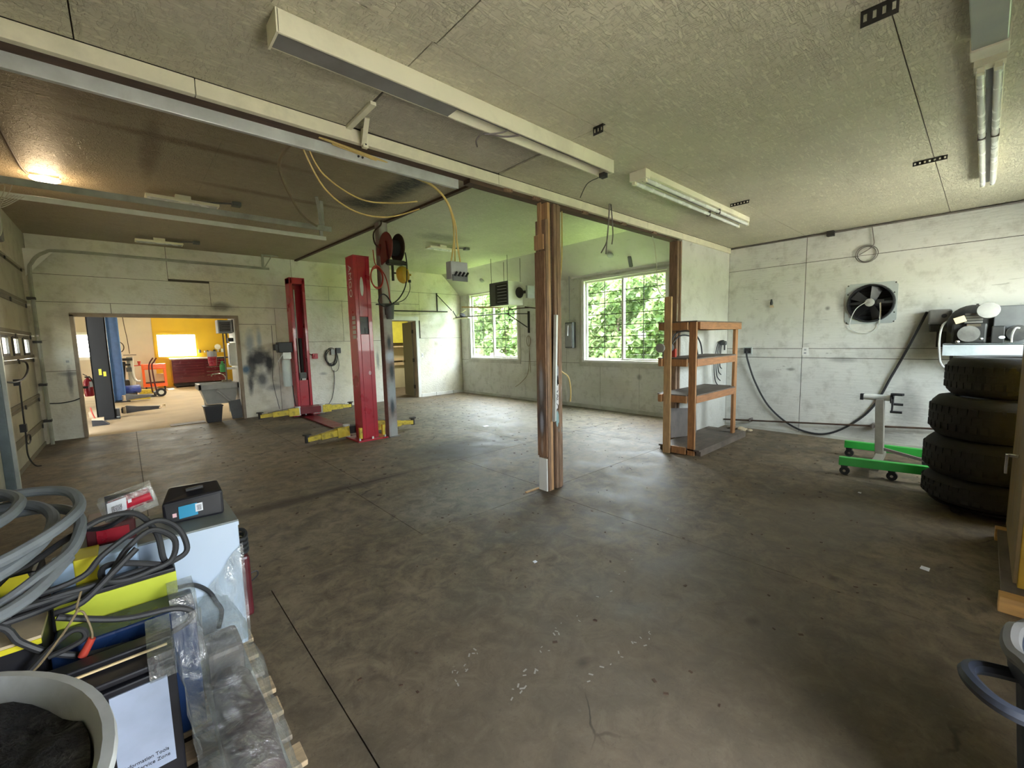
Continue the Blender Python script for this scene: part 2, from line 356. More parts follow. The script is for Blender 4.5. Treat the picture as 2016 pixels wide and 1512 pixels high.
emit('lamp_warm', (1, .80, .55), 3); emit('lamp_shop', (1, .88, .68), 6)
def thin(name, col, gl, rough, dens):          # window glass / stretch film: mostly see-through with a sheen
    k = NB(name); t = k.n('BsdfTransparent'); t.inputs[0].default_value = (*col, 1)
    g = k.n('BsdfGlossy'); g.inputs['Roughness'].default_value = rough; g.inputs[0].default_value = (1, 1, 1, 1)
    mxs = k.n('MixShader')
    if dens is None: mxs.inputs[0].default_value = gl
    else:
        v = k.coord(True, (2.2, 2.2, .8)); n = k.noise(v, 6, 5, .7, 1.5); k.l(k.rng(n, .40, .78, gl*.5, dens), mxs.inputs[0])
        bmp = k.n('Bump'); k.l(n, bmp.inputs['Height']); bmp.inputs['Strength'].default_value = .9; bmp.inputs['Distance'].default_value = .03
        k.l(bmp.outputs[0], g.inputs['Normal'])
    top = mxs.outputs[0]
    k.l(t.outputs[0], mxs.inputs[1]); k.l(g.outputs[0], mxs.inputs[2])
    if dens is not None:
        df = k.n('BsdfDiffuse'); df.inputs[0].default_value = (.62, .64, .64, 1); m2 = k.n('MixShader')
        k.l(k.rng(k.noise(k.coord(True, (3, 3, 1)), 7, 6, .75, 2.0), .40, .78, .04, .30), m2.inputs[0]); k.l(top, m2.inputs[1]); k.l(df.outputs[0], m2.inputs[2]); top = m2.outputs[0]
    k.l(top, k.t.nodes['Material Output'].inputs[0])
thin('window_glass', (.96, .99, .97), .05, .02, None)
thin('stretch_film', (.88, .90, .89), .10, .22, .42)
def barcode():
    k = NB('barcode_print'); wv = k.n('TexWave', wave_type='BANDS', bands_direction='X'); k.l(k.coord(), wv.inputs[0]); wv.inputs[1].default_value = 95; wv.inputs[2].default_value = 9
    k.fin(k.mix(k.rng(wv.outputs[1], .45, .55), (.03, .03, .04), (.7, .7, .74)), .6)
barcode()

# ------------------------------------------------------------------ geometry helpers
WLOC = {}                                   # world position of each parent's origin
class MB:
    def __init__(s): s.v = []; s.f = []
    def _add(s, vs, fs, M=None):
        n = len(s.v)
        s.v += [tuple(M @ Vector(q)) if M else tuple(q) for q in vs]
        s.f += [tuple(n+i for i in q) for q in fs]
        return s
    def box(s, x0, x1, y0, y1, z0, z1, M=None):
        vs = [(x, y, z) for x in (x0, x1) for y in (y0, y1) for z in (z0, z1)]
        return s._add(vs, [(0, 1, 3, 2), (4, 6, 7, 5), (0, 4, 5, 1), (2, 3, 7, 6), (0, 2, 6, 4), (1, 5, 7, 3)], M)
    def bar(s, p0, p1, wd, ht, up=(0, 0, 1)):
        p0, p1 = Vector(p0), Vector(p1); d = (p1-p0); L = d.length; d.normalize()
        u = Vector(up); sd = d.cross(u)
        if sd.length < 1e-4: sd = d.cross(Vector((1, 0, 0)))
        sd.normalize(); u = sd.cross(d)
        M = Matrix(((d.x, sd.x, u.x, p0.x), (d.y, sd.y, u.y, p0.y), (d.z, sd.z, u.z, p0.z), (0, 0, 0, 1)))
        return s.box(0, L, -wd/2, wd/2, -ht/2, ht/2, M)
    def cyl(s, p0, p1, r0, r1=None, seg=14, cap=True):
        return s.lathe([(r0, 0), (r0 if r1 is None else r1, (Vector(p1)-Vector(p0)).length)], p0, Vector(p1)-Vector(p0), seg, cap)
    def lathe(s, prof, o=(0, 0, 0), ax=(0, 0, 1), seg=20, cap=True):
        ax = Vector(ax).normalized(); a = ax.orthogonal().normalized(); b = ax.cross(a); o = Vector(o)
        vs = []; fs = []
        for (r, h) in prof:
            for i in range(seg):
                t = 2*PI*i/seg; vs.append(o+ax*h+(a*math.cos(t)+b*math.sin(t))*r)
        for j in range(len(prof)-1):
            for i in range(seg):
                k = (i+1) % seg; fs.append((j*seg+i, j*seg+k, (j+1)*seg+k, (j+1)*seg+i))
        if cap:
            fs.append(tuple(range(seg-1, -1, -1))); fs.append(tuple((len(prof)-1)*seg+i for i in range(seg)))
        return s._add(vs, fs)
    def tube(s, pts, r, seg=7, smooth=6, closed=False):
        P = [Vector(q) for q in pts]
        if smooth > 1 and len(P) > 2:
            Q = []
            n = len(P)
            rngs = range(n) if closed else range(n-1)
            for i in rngs:
                if closed: a, b, c, d = P[i-1], P[i], P[(i+1) % n], P[(i+2) % n]
                else: a, b, c, d = P[max(i-1, 0)], P[i], P[i+1], P[min(i+2, n-1)]
                for j in range(smooth):
                    t = j/smooth
                    Q.append(.5*((2*b)+(c-a)*t+(2*a-5*b+4*c-d)*t*t+(3*b-a-3*c+d)*t**3))
            if not closed: Q.append(P[-1])
            P = Q
        vs = []; fs = []; up = None; n = len(P)
        for i, p in enumerate(P):
            d = (P[(i+1) % n]-P[i-1]) if closed else (P[min(i+1, n-1)]-P[max(i-1, 0)])
            if d.length < 1e-7: d = Vector((0, 0, 1))
            d.normalize()
            if up is None: up = d.orthogonal().normalized()
            up = (up-d*up.dot(d))
            if up.length < 1e-5: up = d.orthogonal()
            up.normalize(); sd = d.cross(up)
            for k in range(seg):
                t = 2*PI*k/seg; vs.append(p+(up*math.cos(t)+sd*math.sin(t))*r)
        for i in range(n if closed else n-1):
            j = (i+1) % n
            for k in range(seg): q = (k+1) % seg; fs.append((i*seg+k, i*seg+q, j*seg+q, j*seg+k))
        if not closed: fs += [tuple(range(seg-1, -1, -1)), tuple((n-1)*seg+i for i in range(seg))]
        return s._add(vs, fs)
    def prism(s, poly, d, o=(0, 0, 0), ux=(1, 0, 0), uy=(0, 1, 0)):
        ux, uy, o = Vector(ux), Vector(uy), Vector(o); nz = ux.cross(uy).normalized()
        n = len(poly); vs = [o+ux*a+uy*b for a, b in poly]+[o+ux*a+uy*b+nz*d for a, b in poly]
        fs = [tuple(range(n-1, -1, -1)), tuple(range(n, 2*n))]+[(i, (i+1) % n, n+(i+1) % n, n+i) for i in range(n)]
        return s._add(vs, fs)
    def sph(s, c, r, seg=12, rg=8, sq=(1, 1, 1)):
        prof = [(max(1e-4, math.sin(PI*i/rg)), -math.cos(PI*i/rg)) for i in range(rg+1)]
        t = MB().lathe(prof, (0, 0, 0), (0, 0, 1), seg, False)
        return s._add([Vector((q[0]*sq[0]*r, q[1]*sq[1]*r, q[2]*sq[2]*r))+Vector(c) for q in t.v], t.f)
    def build(s, name, mt, parent=None, smooth=False, bev=0, at=None, local=False):
        me = bpy.data.meshes.new(name)
        if parent is not None: org = Vector((0, 0, 0)) if local else WLOC[parent]
        elif at is not None: org = Vector(at)
        else:
            xs = [q[0] for q in s.v]; ys = [q[1] for q in s.v]; zs = [q[2] for q in s.v]
            org = Vector(((min(xs)+max(xs))/2, (min(ys)+max(ys))/2, min(zs)))
        me.from_pydata([tuple(Vector(q)-org) for q in s.v], [], s.f); me.update()
        bmx = bmesh.new(); bmx.from_mesh(me); bmesh.ops.recalc_face_normals(bmx, faces=bmx.faces); bmx.to_mesh(me); bmx.free()
        o = bpy.data.objects.new(name, me); COL.objects.link(o)
        me.materials.append(MATS[mt] if isinstance(mt, str) else mt)
        if smooth:
            me.polygons.foreach_set('use_smooth', [True]*len(me.polygons))
            try: me.set_sharp_from_angle(angle=math.radians(38))
            except Exception: pass
        if bev > 0:
            b = o.modifiers.new('bevel', 'BEVEL'); b.width = bev; b.segments = 2; b.limit_method = 'ANGLE'; b.angle_limit = math.radians(40)
        if parent is not None: o.parent = parent; WLOC[o] = Vector((0, 0, 0)) if local else org.copy()
        else: o.location = org; WLOC[o] = org
        return o
def tag(o, label, cat=None, group=None, kind=None):
    o['label'] = label
    if cat: o['category'] = cat
    if group: o['group'] = group
    if kind: o['kind'] = kind
    return o
def thing(name, loc, label, cat, group=None, kind=None):
    o = bpy.data.objects.new(name, None); COL.objects.link(o); o.location = loc; o.empty_display_size = .1
    WLOC[o] = Vector(loc)
    return tag(o, label, cat, group, kind)
def B(*a): return MB().box(*a)
def copy_tree(o, parent=None):
    c = o.copy(); COL.objects.link(c)
    if parent is not None: c.parent = parent
    for ch in o.children: copy_tree(ch, c)
    return c
def text_mesh(name, s, size, mt, parent, M, ext=.0015, font_sx=1.0):
    cu = bpy.data.curves.new(name, 'FONT'); cu.body = s; cu.size = size; cu.extrude = ext; cu.align_x = 'LEFT'; cu.resolution_u = 4
    tmp = bpy.data.objects.new(name, cu); COL.objects.link(tmp)
    me = bpy.data.meshes.new_from_object(tmp.evaluated_get(bpy.context.evaluated_depsgraph_get()))
    bpy.data.objects.remove(tmp); bpy.data.curves.remove(cu)
    M2 = Matrix.Translation(-WLOC[parent]) @ M @ Matrix.Diagonal((font_sx, 1, 1, 1))
    me.transform(M2); me.materials.clear(); me.materials.append(MATS[mt])
    o = bpy.data.objects.new(name, me); COL.objects.link(o); o.parent = parent; WLOC[o] = WLOC[parent].copy()
    return o
def frame(ux, uy, o):                       # matrix whose x,y columns are ux, uy
    ux, uy = Vector(ux), Vector(uy); uz = ux.cross(uy)
    return Matrix(((ux.x, uy.x, uz.x, o[0]), (ux.y, uy.y, uz.y, o[1]), (ux.z, uy.z, uz.z, o[2]), (0, 0, 0, 1)))
def cut(rect, holes):                       # rectangle minus rectangles -> rectangles
    out = [rect]
    for (a0, a1, b0, b1) in holes:
        nx = []
        for (p0, p1, q0, q1) in out:
            if a1 <= p0 or a0 >= p1 or b1 <= q0 or b0 >= q1: nx.append((p0, p1, q0, q1)); continue
            if a0 > p0: nx.append((p0, a0, q0, q1))
            if a1 < p1: nx.append((a1, p1, q0, q1))
            c0, c1 = max(p0, a0), min(p1, a1)
            if b0 > q0: nx.append((c0, c1, q0, b0))
            if b1 < q1: nx.append((c0, c1, b1, q1))
        out = nx
    return out

# ================================================================== THE SETTING
XL, XR, YN, YB, YFAR = -1.07, 7.60, -0.90, 2.91, 10.66
ZN, ZF = 2.98, 3.48
# --- floor: slabs with recessed joints
fl = B(XL-.15, XR+.15, YN-.1, YFAR, -.2, -.012).build('floor', 'slab_joint'); tag(fl, 'stained brown and grey concrete garage floor', 'floor', kind='structure')
g = .0028
for (y0, y1, xs) in ((YN-.1, 2.96, (XL-.15, .56, 3.05, 5.55, XR+.15)), (2.96, 4.55, (XL-.15, 1.66, 3.15, 5.55, XR+.15)), (4.55, YFAR, (XL-.15, .03, 1.85, 4.45, XR+.15))):
    for a, b in zip(xs, xs[1:]): B(a+g, b-g, y0+g, y1-g, -.012, 0).build('slab', mat_floor, fl)
f2 = B(XL-.6, 4.9, YFAR, 22.1, -.2, 0).build('floor', 'workshop_floor'); tag(f2, 'pale tan painted concrete floor of the workshop beyond the opening', 'floor', kind='structure')
f3 = B(4.9, 7.6, YFAR, 14.2, -.2, 0).build('floor', 'shelf_board'); tag(f3, 'brown floor of the small room behind the open door', 'floor', kind='structure')

def panel_wall(wall, axis, plane, inward, sheets, holes, mt):
    """plywood sheets 12 mm thick on a wall; sheets are (a0,a1,z0,z1) in the wall's own plane"""
    for (a0, a1, z0, z1) in sheets:
        k = MB()
        for (p0, p1, q0, q1) in cut((a0+.004, a1-.004, z0+.004, z1-.004), holes):
            if axis == 'X': k.box(min(plane, plane+inward*.012), max(plane, plane+inward*.012), p0, p1, q0, q1)
            else: k.box(p0, p1, min(plane, plane+inward*.012), max(plane, plane+inward*.012), q0, q1)
        if k.v: k.build('panel', mt, wall)
# --- right wall (windows, fan)
WIN = [(3.99, 6.03, 1.03, 2.84), (8.12, 10.22, 1.03, 2.91)]
FANH = (.815, 1.325, 1.68, 2.19)
holesR = WIN+[FANH]
k = MB()
for (a, b, c, d) in cut((YN-.1, YFAR+.15, -.2, 3.6), holesR): k.box(XR+.012, XR+.16, a, b, c, d)
wr = k.build('wall_right', 'seam_dark'); tag(wr, 'scuffed white plywood wall with the fan and two windows', 'wall', kind='structure')
sh = []
ys = [YN, -.62, 1.84, 2.93]
for a, b in zip(ys, ys[1:]): sh += [(a, b, 0, 1.18), (a, b, 1.18, 1.32), (a, b, 1.32, 2.59), (a, b, 2.59, ZN)]
ys = [3.05, 4.6, 5.55, 6.5, 7.9, 9.35, YFAR]
for a, b in zip(ys, ys[1:]): sh += [(a, b, 0, 1.0), (a, b, 1.0, 3.0)]
panel_wall(wr, 'X', XR+.012, -1, sh, holesR, mat_right)
# --- far wall (big opening, office door)
OPN = (-.63, 1.81, -.3, 2.17); DOR = (5.27, 6.06, -.3, 2.15)
k = MB()
for (a, b, c, d) in cut((XL-.15, XR+.16, -.2, 3.6), [OPN, DOR]): k.box(a, b, YFAR+.012, YFAR+.14, c, d)
wf = k.build('wall_far', 'seam_dark'); tag(wf, 'grimy cream plywood wall with the wide opening and spray paint marks', 'wall', kind='structure')
sh = [(XL, .74, 2.84, ZF+.02), (.74, 2.95, 2.88, ZF+.02), (XL, 1.39, 2.38, 2.84), (1.39, 2.95, 2.38, 2.88), (XL, -.12, 1.2, 2.38), (-.12, 1.82, 1.2, 2.38), (XL, OPN[0], 0, 1.2),
      (1.81, 2.55, 2.02, 2.38), (1.81, 2.55, 0, 2.02), (2.55, 2.95, 0, 2.38), (2.95, 4.4, 0, 1.62), (4.4, 5.27, 0, 1.62), (2.95, 4.05, 1.62, 2.6), (4.05, 5.27, 1.62, 2.6),
      (2.95, 3.75, 2.6, 2.93), (3.75, 6.2, 2.6, 2.93), (2.95, 5.3, 2.93, ZF+.02), (5.3, XR, 2.93, ZF+.02), (5.27, 6.2, 2.15, 2.6), (6.06, XR, 0, 1.66), (6.2, XR, 1.66, 2.93)]
panel_wall(wf, 'Y', YFAR+.012, -1, sh, [OPN, DOR], mat_far)
# --- left wall with the far garage door
GD = (7.15, 10.42, -.3, 2.85)
k = MB()
for (a, b, c, d) in cut((YN-.1, YFAR+.15, -.2, 3.6), [GD]): k.box(XL-.14, XL, a, b, c, d)
wl = k.build('wall_left', mat_lwall); tag(wl, 'brown stained plywood wall around the garage door', 'wall', kind='structure')
# --- near wall, behind the camera: open doorway and a window
DN = (.65, 1.45, -.3, 2.05); WN = (5.0, 6.8, 1.25, 2.35)
k = MB()
for (a, b, c, d) in cut((XL-.14, XR+.16, -.2, 3.6), [DN, WN]): k.box(a, b, YN-.14, YN, c, d)
wn = k.build('wall_near', mat_right); tag(wn, 'white plywood wall behind the tires and yellow cabinet', 'wall', kind='structure')
# --- partition stub with its rough studs
wp = B(5.93, XR, 2.93, 3.03, 0, 2.9).build('wall_middle', mat_part); tag(wp, 'white plywood partition stub behind the wooden shelving unit', 'wall', kind='structure')
for i, (a, b) in enumerate(((5.80, 5.84), (5.845, 5.885), (5.89, 5.93))):
    B(a, b, 2.93+.012*(i % 2), 3.05, 0, 2.87).build('stud', 'old_lumber', wp, bev=.003)
# --- ceilings
cn = B(XL-.14, XR+.16, YN-.14, 2.95, ZN+.012, 3.1).build('ceiling', 'seam_dark'); tag(cn, 'grey painted strand board ceiling over the near bay', 'ceiling', kind='structure')
for (y0, y1, xs) in ((YN, .37, (XL, 1.4, 3.84, 6.28, XR)), (.37, 1.86, (XL, 1.24, 3.68, 6.12, XR)), (1.86, 2.91, (XL, -.05, 1.22, 2.53, 4.97, XR))):
    for a, b in zip(xs, xs[1:]):
        hole = [(1.22, 2.53, 2.29, 2.91)]
        kk = MB()
        for (p0, p1, q0, q1) in cut((a+.003, b-.003, y0+.003, y1-.003), hole): kk.box(p0, p1, q0, q1, ZN, ZN+.012)
        if kk.v: kk.build('panel', mat_cnear, cn)
B(1.235, 2.515, 2.305, 2.905, ZN+.004, ZN+.012).build('hatch_panel', mat_hatch, cn)
cf = B(XL-.14, XR+.16, 2.95, YFAR+.15, ZF+.012, 3.62).build('ceiling', mat_cleft); tag(cf, 'stained strand board ceiling over the far bays, brown one side, pale the other', 'ceiling', kind='structure')
def seamx(y): return 3.06+(10.66-y)*.0475                       # line of the steel strip under the ceiling
def quad_panel(p, z0, z1, mt, par):
    k = MB(); n = len(p); k._add([(x, y, z0) for x, y in p]+[(x, y, z1) for x, y in p], [tuple(range(n-1, -1, -1)), tuple(range(n, 2*n))]+[(i, (i+1) % n, n+(i+1) % n, n+i) for i in range(n)])
    k.build('panel', mt, par)
ys = [3.05, 4.9, 7.3, 9.7, YFAR]
for i, (a, b) in enumerate(zip(ys, ys[1:])):
    xs = (XL, .35+.5*(i % 2), None)
    quad_panel([(XL, a+.002), (xs[1]-.002, a+.002), (xs[1]-.002, b-.002), (XL, b-.002)], ZF, ZF+.012, mat_cleft, cf)
    quad_panel([(xs[1]+.002, a+.002), (seamx(a), a+.002), (seamx(b), b-.002), (xs[1]+.002, b-.002)], ZF, ZF+.012, mat_cleft, cf)
    q = 5.2-.4*(i % 2)
    quad_panel([(seamx(a), a+.002), (q-.002, a+.002), (q-.002, b-.002), (seamx(b), b-.002)], ZF, ZF+.012, mat_cright, cf)
    quad_panel([(q+.002, a+.002), (7.03, a+.002), (7.03, b-.002), (q+.002, b-.002)], ZF, ZF+.012, mat_cright, cf)
kk = MB()
ys = [3.05, 5.2, 6.9, 7.6, YFAR]
sf = MB().prism([(0, 0), (.62, 0), (.62, -.6)], YFAR-3.05, (6.98, YFAR, ZF+.012), (1, 0, 0), (0, 0, 1)).build('ceiling', mat_soffit); tag(sf, 'sloped grey soffit panels above the windows', 'ceiling', kind='structure')
for a, b in zip(ys, ys[1:]):
    MB().prism([(0, 0), (.62, -.515), (.62, -.503), (0, .012)], b-a-.005, (6.98, b-.0025, ZF), (1, 0, 0), (0, 0, 1)).build('panel', mat_soffit, sf)
# --- header beam between the bays
hb = B(XL, XR, 2.95, 3.05, 2.90, 3.6).build('wall_header', 'dark_lumber'); tag(hb, 'dark timber header beam between the two bays faced with cream boards', 'beam', kind='structure')
for a, b in ((XL, .40), (.40, 2.53), (2.53, 4.98), (4.98, XR)):
    B(a+.002, b-.002, YB, 2.95, 2.895, ZN-.003).build('fascia_board', 'cream_board', hb, bev=.002)
B(2.25, 5.80, 2.955, 3.045, 2.865, 2.90).build('bottom_plate', 'dark_lumber', hb)
for x in (2.62, 2.98, 3.72, 4.45, 5.15): B(x, x+.09, 2.93, 3.0, 2.872, 2.895).build('blocking', 'old_lumber', hb)
# --- steel strip and posts under the far ceiling
k = MB(); k.bar((seamx(YFAR-.01), YFAR-.01, ZF-.015), (seamx(3.06), 3.06, ZF-.015), .055, .03)
tag(k.build('trim_1', 'rust_steel'), 'rusty brown steel strip running along the far bay ceiling', 'trim', kind='structure')
# --- trims, baseboards
k = MB().box(XR-.022, XR, 3.05, YFAR, 0, .075); bb = k.build('baseboard_right', 'grey_trim'); tag(bb, 'grey sill board at the foot of the window wall', 'baseboard', kind='structure')
k = MB().box(XR-.014, XR, YN, 2.93, 0, .045); tag(k.build('baseboard_fan', 'grey_trim'), 'thin dirty sill strip at the foot of the fan wall', 'baseboard', kind='structure')
bf = B(6.15, 6.62, YFAR-.03, YFAR, 0, .09).build('baseboard_far', 'white_trim'); tag(bf, 'broken white baseboard pieces beside the office door', 'baseboard', kind='structure')
B(6.64, 7.2, YFAR-.028, YFAR, 0, .088).build('board', 'white_trim', bf); B(7.22, XR-.02, YFAR-.026, YFAR, 0, .085).build('board', 'white_trim', bf)
# opening jambs
k = MB().box(OPN[0]-.03, OPN[0]+.02, YFAR-.02, YFAR+.17, 0, 2.17).box(OPN[1]-.02, OPN[1]+.03, YFAR-.02, YFAR+.17, 0, 2.17).box(OPN[0]-.03, OPN[1]+.03, YFAR-.02, YFAR+.17, 2.14, 2.20)
tag(k.build('trim_2', 'jamb_brown', bev=.003), 'brown timber jambs around the wide workshop opening', 'trim', kind='structure')

# ------------------------------------------------------------------ windows
def slider_window(name, y0, y1, z0, z1, nrow, label):
    t = thing(name, (XR+.05, (y0+y1)/2, z0), label, 'window', kind='structure')
    k = MB()
    for (a, b, c, d) in cut((y0, y1, z0, z1), [(y0+.045, y1-.045, z0+.04, z1-.045)]): k.box(XR-.005, XR+.10, a, b, c, d)
    k.build('frame', 'white_trim', t, bev=.004)
    k = MB()                                   # flat casing boards on the wall
    for (a, b, c, d) in cut((y0-.08, y1+.08, z0-.10, z1+.03), [(y0, y1, z0, z1)]): k.box(XR-.018, XR-.0005, a, b, c, d)
    k.build('casing', 'grey_trim', t, bev=.003)
    ym = (y0+y1)/2
    for i, (a, b, xo) in enumerate(((y0+.045, ym+.03, .03), (ym-.03, y1-.045, .06))):
        k = MB()
        for (p, q, c, d) in cut((a, b, z0+.04, z1-.045), [(a+.05, b-.05, z0+.085, z1-.09)]): k.box(XR+xo, XR+xo+.028, p, q, c, d)
        s = k.build('sash', 'white_trim', t, bev=.003)
        B(XR+xo+.012, XR+xo+.016, a+.045, b-.045, z0+.08, z1-.085).build('pane', 'window_glass', s)
        for r in range(1, nrow):
            z = z0+.08+(z1-z0-.165)*r/nrow
            B(XR+xo+.006, XR+xo+.012, a+.05, b-.05, z-.007, z+.007).build('glazing_bar', 'dark_steel', s)
        yv = (a+b)/2
        B(XR+xo+.006, XR+xo+.012, yv-.007, yv+.007, z0+.085, z1-.09).build('glazing_bar', 'dark_steel', s)
    B(XR-.002, XR+.02, y1-.04, y1-.015, z0+.05, z1-.05).build('screen_track', 'dark_steel', t)
    return t
slider_window('window_1', *WIN[0], 7, 'large sliding window with thin grid bars beside the shelving unit')
slider_window('window_2', *WIN[1], 7, 'sliding window behind the hanging heater')
B(XR-.03, XR, 3.06, 6.32, 2.885, 2.925).build('trim_3', 'white_trim')
tag(bpy.data.objects['trim_3'], 'pale rail along the wall above the large window', 'trim', kind='structure')
portal((XR+.2, 5.0, 1.93), (-1, 0, 0), 2.0, 1.8); portal((XR+.2, 9.17, 1.97), (-1, 0, 0), 2.05, 1.85)
portal((1.05, YN-.2, 1.02), (0, 1, 0), .8, 2.05); portal((5.9, YN-.2, 1.8), (0, 1, 0), 1.8, 1.1)
# near-wall window and doorway (behind the camera)
t = thing('window_3', (5.9, YN-.07, 1.25), 'plain fixed window in the wall behind the tires', 'window', kind='structure')
k = MB()
for (a, b, c, d) in cut(WN, [(WN[0]+.05, WN[1]-.05, WN[2]+.05, WN[3]-.05)]): k.box(a, b, YN-.12, YN-.02, c, d)
k.build('frame', 'white_trim', t); B(WN[0]+.05, WN[1]-.05, YN-.075, YN-.07, WN[2]+.05, WN[3]-.05).build('pane', 'window_glass', t)
k = MB()
for (a, b, c, d) in cut((DN[0]-.06, DN[1]+.06, 0, 2.11), [(DN[0], DN[1], 0, 2.05)]): k.box(a, b, YN, YN+.02, c, d)
tag(k.build('trim_4', 'white_trim'), 'white casing of the open doorway behind the photographer', 'trim', kind='structure')

# ------------------------------------------------------------------ far garage door and tracks
gd = thing('door_1', (XL-.05, 8.8, 0), 'cream sectional overhead garage door with a row of small windows', 'door', kind='structure')
zs = [0, .36, .80, 1.44, 1.80, 2.30, 2.87]
gw = [(8.06, 8.42), (8.80, 9.14), (9.62, 10.02)]
for i, (a, b) in enumerate(zip(zs, zs[1:])):
    hl = [(p, q, 1.53, 1.73) for p, q in gw]+[(7.3, 7.66, 1.53, 1.73)] if i == 3 else []
    k = MB()
    for (p, q, c, d) in cut((GD[0], GD[1], a+.004, b-.004), hl): k.box(XL-.09, XL-.045, p, q, c, d)
    s = k.build('door_section', 'garage_panel', gd)
    B(XL-.048, XL-.030, GD[0], GD[1], a+.004, a+.055).build('rib', 'garage_rib', s); B(XL-.048, XL-.034, GD[0], GD[1], b-.05, b-.004).build('rib', 'garage_rib', s)
    if i == 3:
        for p, q in gw+[(7.3, 7.66)]:
            kk = MB()
            for (p0, p1, q0, q1) in cut((p-.035, q+.035, 1.495, 1.765), [(p, q, 1.53, 1.73)]): kk.box(XL-.05, XL-.028, p0, p1, q0, q1)
            kk.build('window_frame', 'dark_steel', s); B(XL-.075, XL-.07, p, q, 1.53, 1.73).build('pane', 'window_glass', s)
    for yh in (7.9, 9.0, 10.25): B(XL-.032, XL-.02, yh-.03, yh+.03, b-.06, b+.0).build('hinge', 'dark_steel', s)
k = MB().tube([(XL+.05, 10.33, 0), (XL+.05, 10.33, 1.2), (XL+.05, 10.33, 2.70), (XL+.09, 10.33, 2.97), (XL+.24, 10.33, 3.14), (XL+.50, 10.33, 3.19), (.8, 10.33, 3.185), (2.43, 10.33, 3.18)], .026, 6, 5)
tr = k.build('door_track', 'track_steel'); tag(tr, 'curved galvanised garage door track along the far wall', 'door track')
for z in (.4, 1.0, 1.7, 2.4): B(XL-.02, XL+.075, 10.30, 10.42, z-.02, z+.02).build('track_bracket', 'dark_steel', tr)
k = MB().box(2.3, 2.34, 10.31, 10.35, 3.17, 3.47).bar((2.32, 10.33, 3.46), (2.62, 10.33, 3.46), .05, .02).bar((2.34, 10.33, 3.19), (2.5, 10.33, 3.46), .03, .02); k.build('hanger', 'track_steel', tr)
MB().prism([(0, 0), (.36, .44), (0, .44)], .01, (XL, 10.36, 2.75), (1, 0, 0), (0, 0, 1)).build('gusset', 'white_trim', tr)
def straight_track(y, z, x1, label, mt, h=.05):
    k = MB().box(XL, x1, y-.022, y+.022, z-h/2, z+h/2).box(XL, x1, y-.028, y-.0225, z-h/2-.008, z+h/2+.008)
    t = k.build('door_track', mt, bev=.003); tag(t, label, 'door track'); return t
t1 = straight_track(6.14, 3.12, 2.25, 'galvanised door track hanging below the brown ceiling, longer of a pair', 'track_steel')
B(2.12, 2.16, 6.12, 6.16, 3.14, ZF).build('hanger', 'track_steel', t1); MB().bar((2.14, 6.14, 3.16), (2.02, 5.95, ZF-.01), .04, .02).build('hanger', 'track_steel', t1)
t2 = straight_track(6.62, 3.10, 2.34, 'galvanised door track hanging below the brown ceiling, lower of a pair', 'cream_enamel', .04)
B(2.26, 2.30, 6.60, 6.64, 3.12, ZF).build('hanger', 'track_steel', t2)
t3 = straight_track(3.075, 2.865, 2.20, 'bright galvanised door track running along the header beam', 'galvanised', .06)
B(1.30, 1.335, 2.865, 2.895, 2.86, 2.98).build('hanger', 'fixture_white', t3)
MB().bar((1.22, 2.90, 2.968), (1.22, 2.52, 2.968), .035, .02).build('hanger', 'fixture_white', t3)
MB().bar((1.26, 2.70, 2.965), (1.31, 2.88, 2.88), .03, .008).build('hanger', 'fixture_white', t3)
for z in (2.88, 2.905, 2.93, 2.955): MB().cyl((1.3175, 2.862, z), (1.3175, 2.866, z), .006, seg=8).build('hole', 'dark_steel', t3)
for x in (1.34, 1.37): MB().cyl((x, 3.05, 2.865), (x, 3.04, 2.865), .008, seg=6).build('bolt', 'dark_steel', t3)
# jamb between the garage doors at the picture's left edge
jm = B(XL, XL+.07, 6.95, 7.14, 0, 2.85).build('trim_5', 'jamb_blue_grey', bev=.004); tag(jm, 'blue grey steel jamb beside the far garage door', 'trim', kind='structure')
MB().box(XL+.07, XL+.10, 7.0, 7.05, 0, 2.8).build('track_channel', 'galvanised', jm)
# garage door opener
op = thing('door_opener', (-.93, 6.38, 2.60), 'dark garage door opener box hanging by the ceiling lamp', 'opener')
B(-1.06, -.78, 6.22, 6.54, 2.62, 2.98).build('housing', 'dark_grey_enamel', op, bev=.02)
k = MB().tube([(-.76, 6.25, 3.02), (-.755, 6.25, 2.85), (-.765, 6.25, 2.66), (-.84, 6.24, 2.60), (-1.06, 6.23, 2.585)], .008, 6); k.build('edge_strip', 'romex_white', op)
k = MB().bar((-1.0, 6.4, 2.96), (-1.0, 6.4, ZF), .03, .01).bar((-.82, 6.4, 2.96), (-.82, 6.4, ZF), .03, .01); k.build('hanger', 'galvanised', op)
k = MB()
for s in range(5): k.tube([(-.98, 6.34, 2.99), (-.86+.05*s, 6.28, 3.06+.02*s), (-.76, 6.36, 3.0-.02*s), (-.68+.02*s, 6.4, 3.06)], .004, 5)
k.build('wiring', 'romex_white', op)
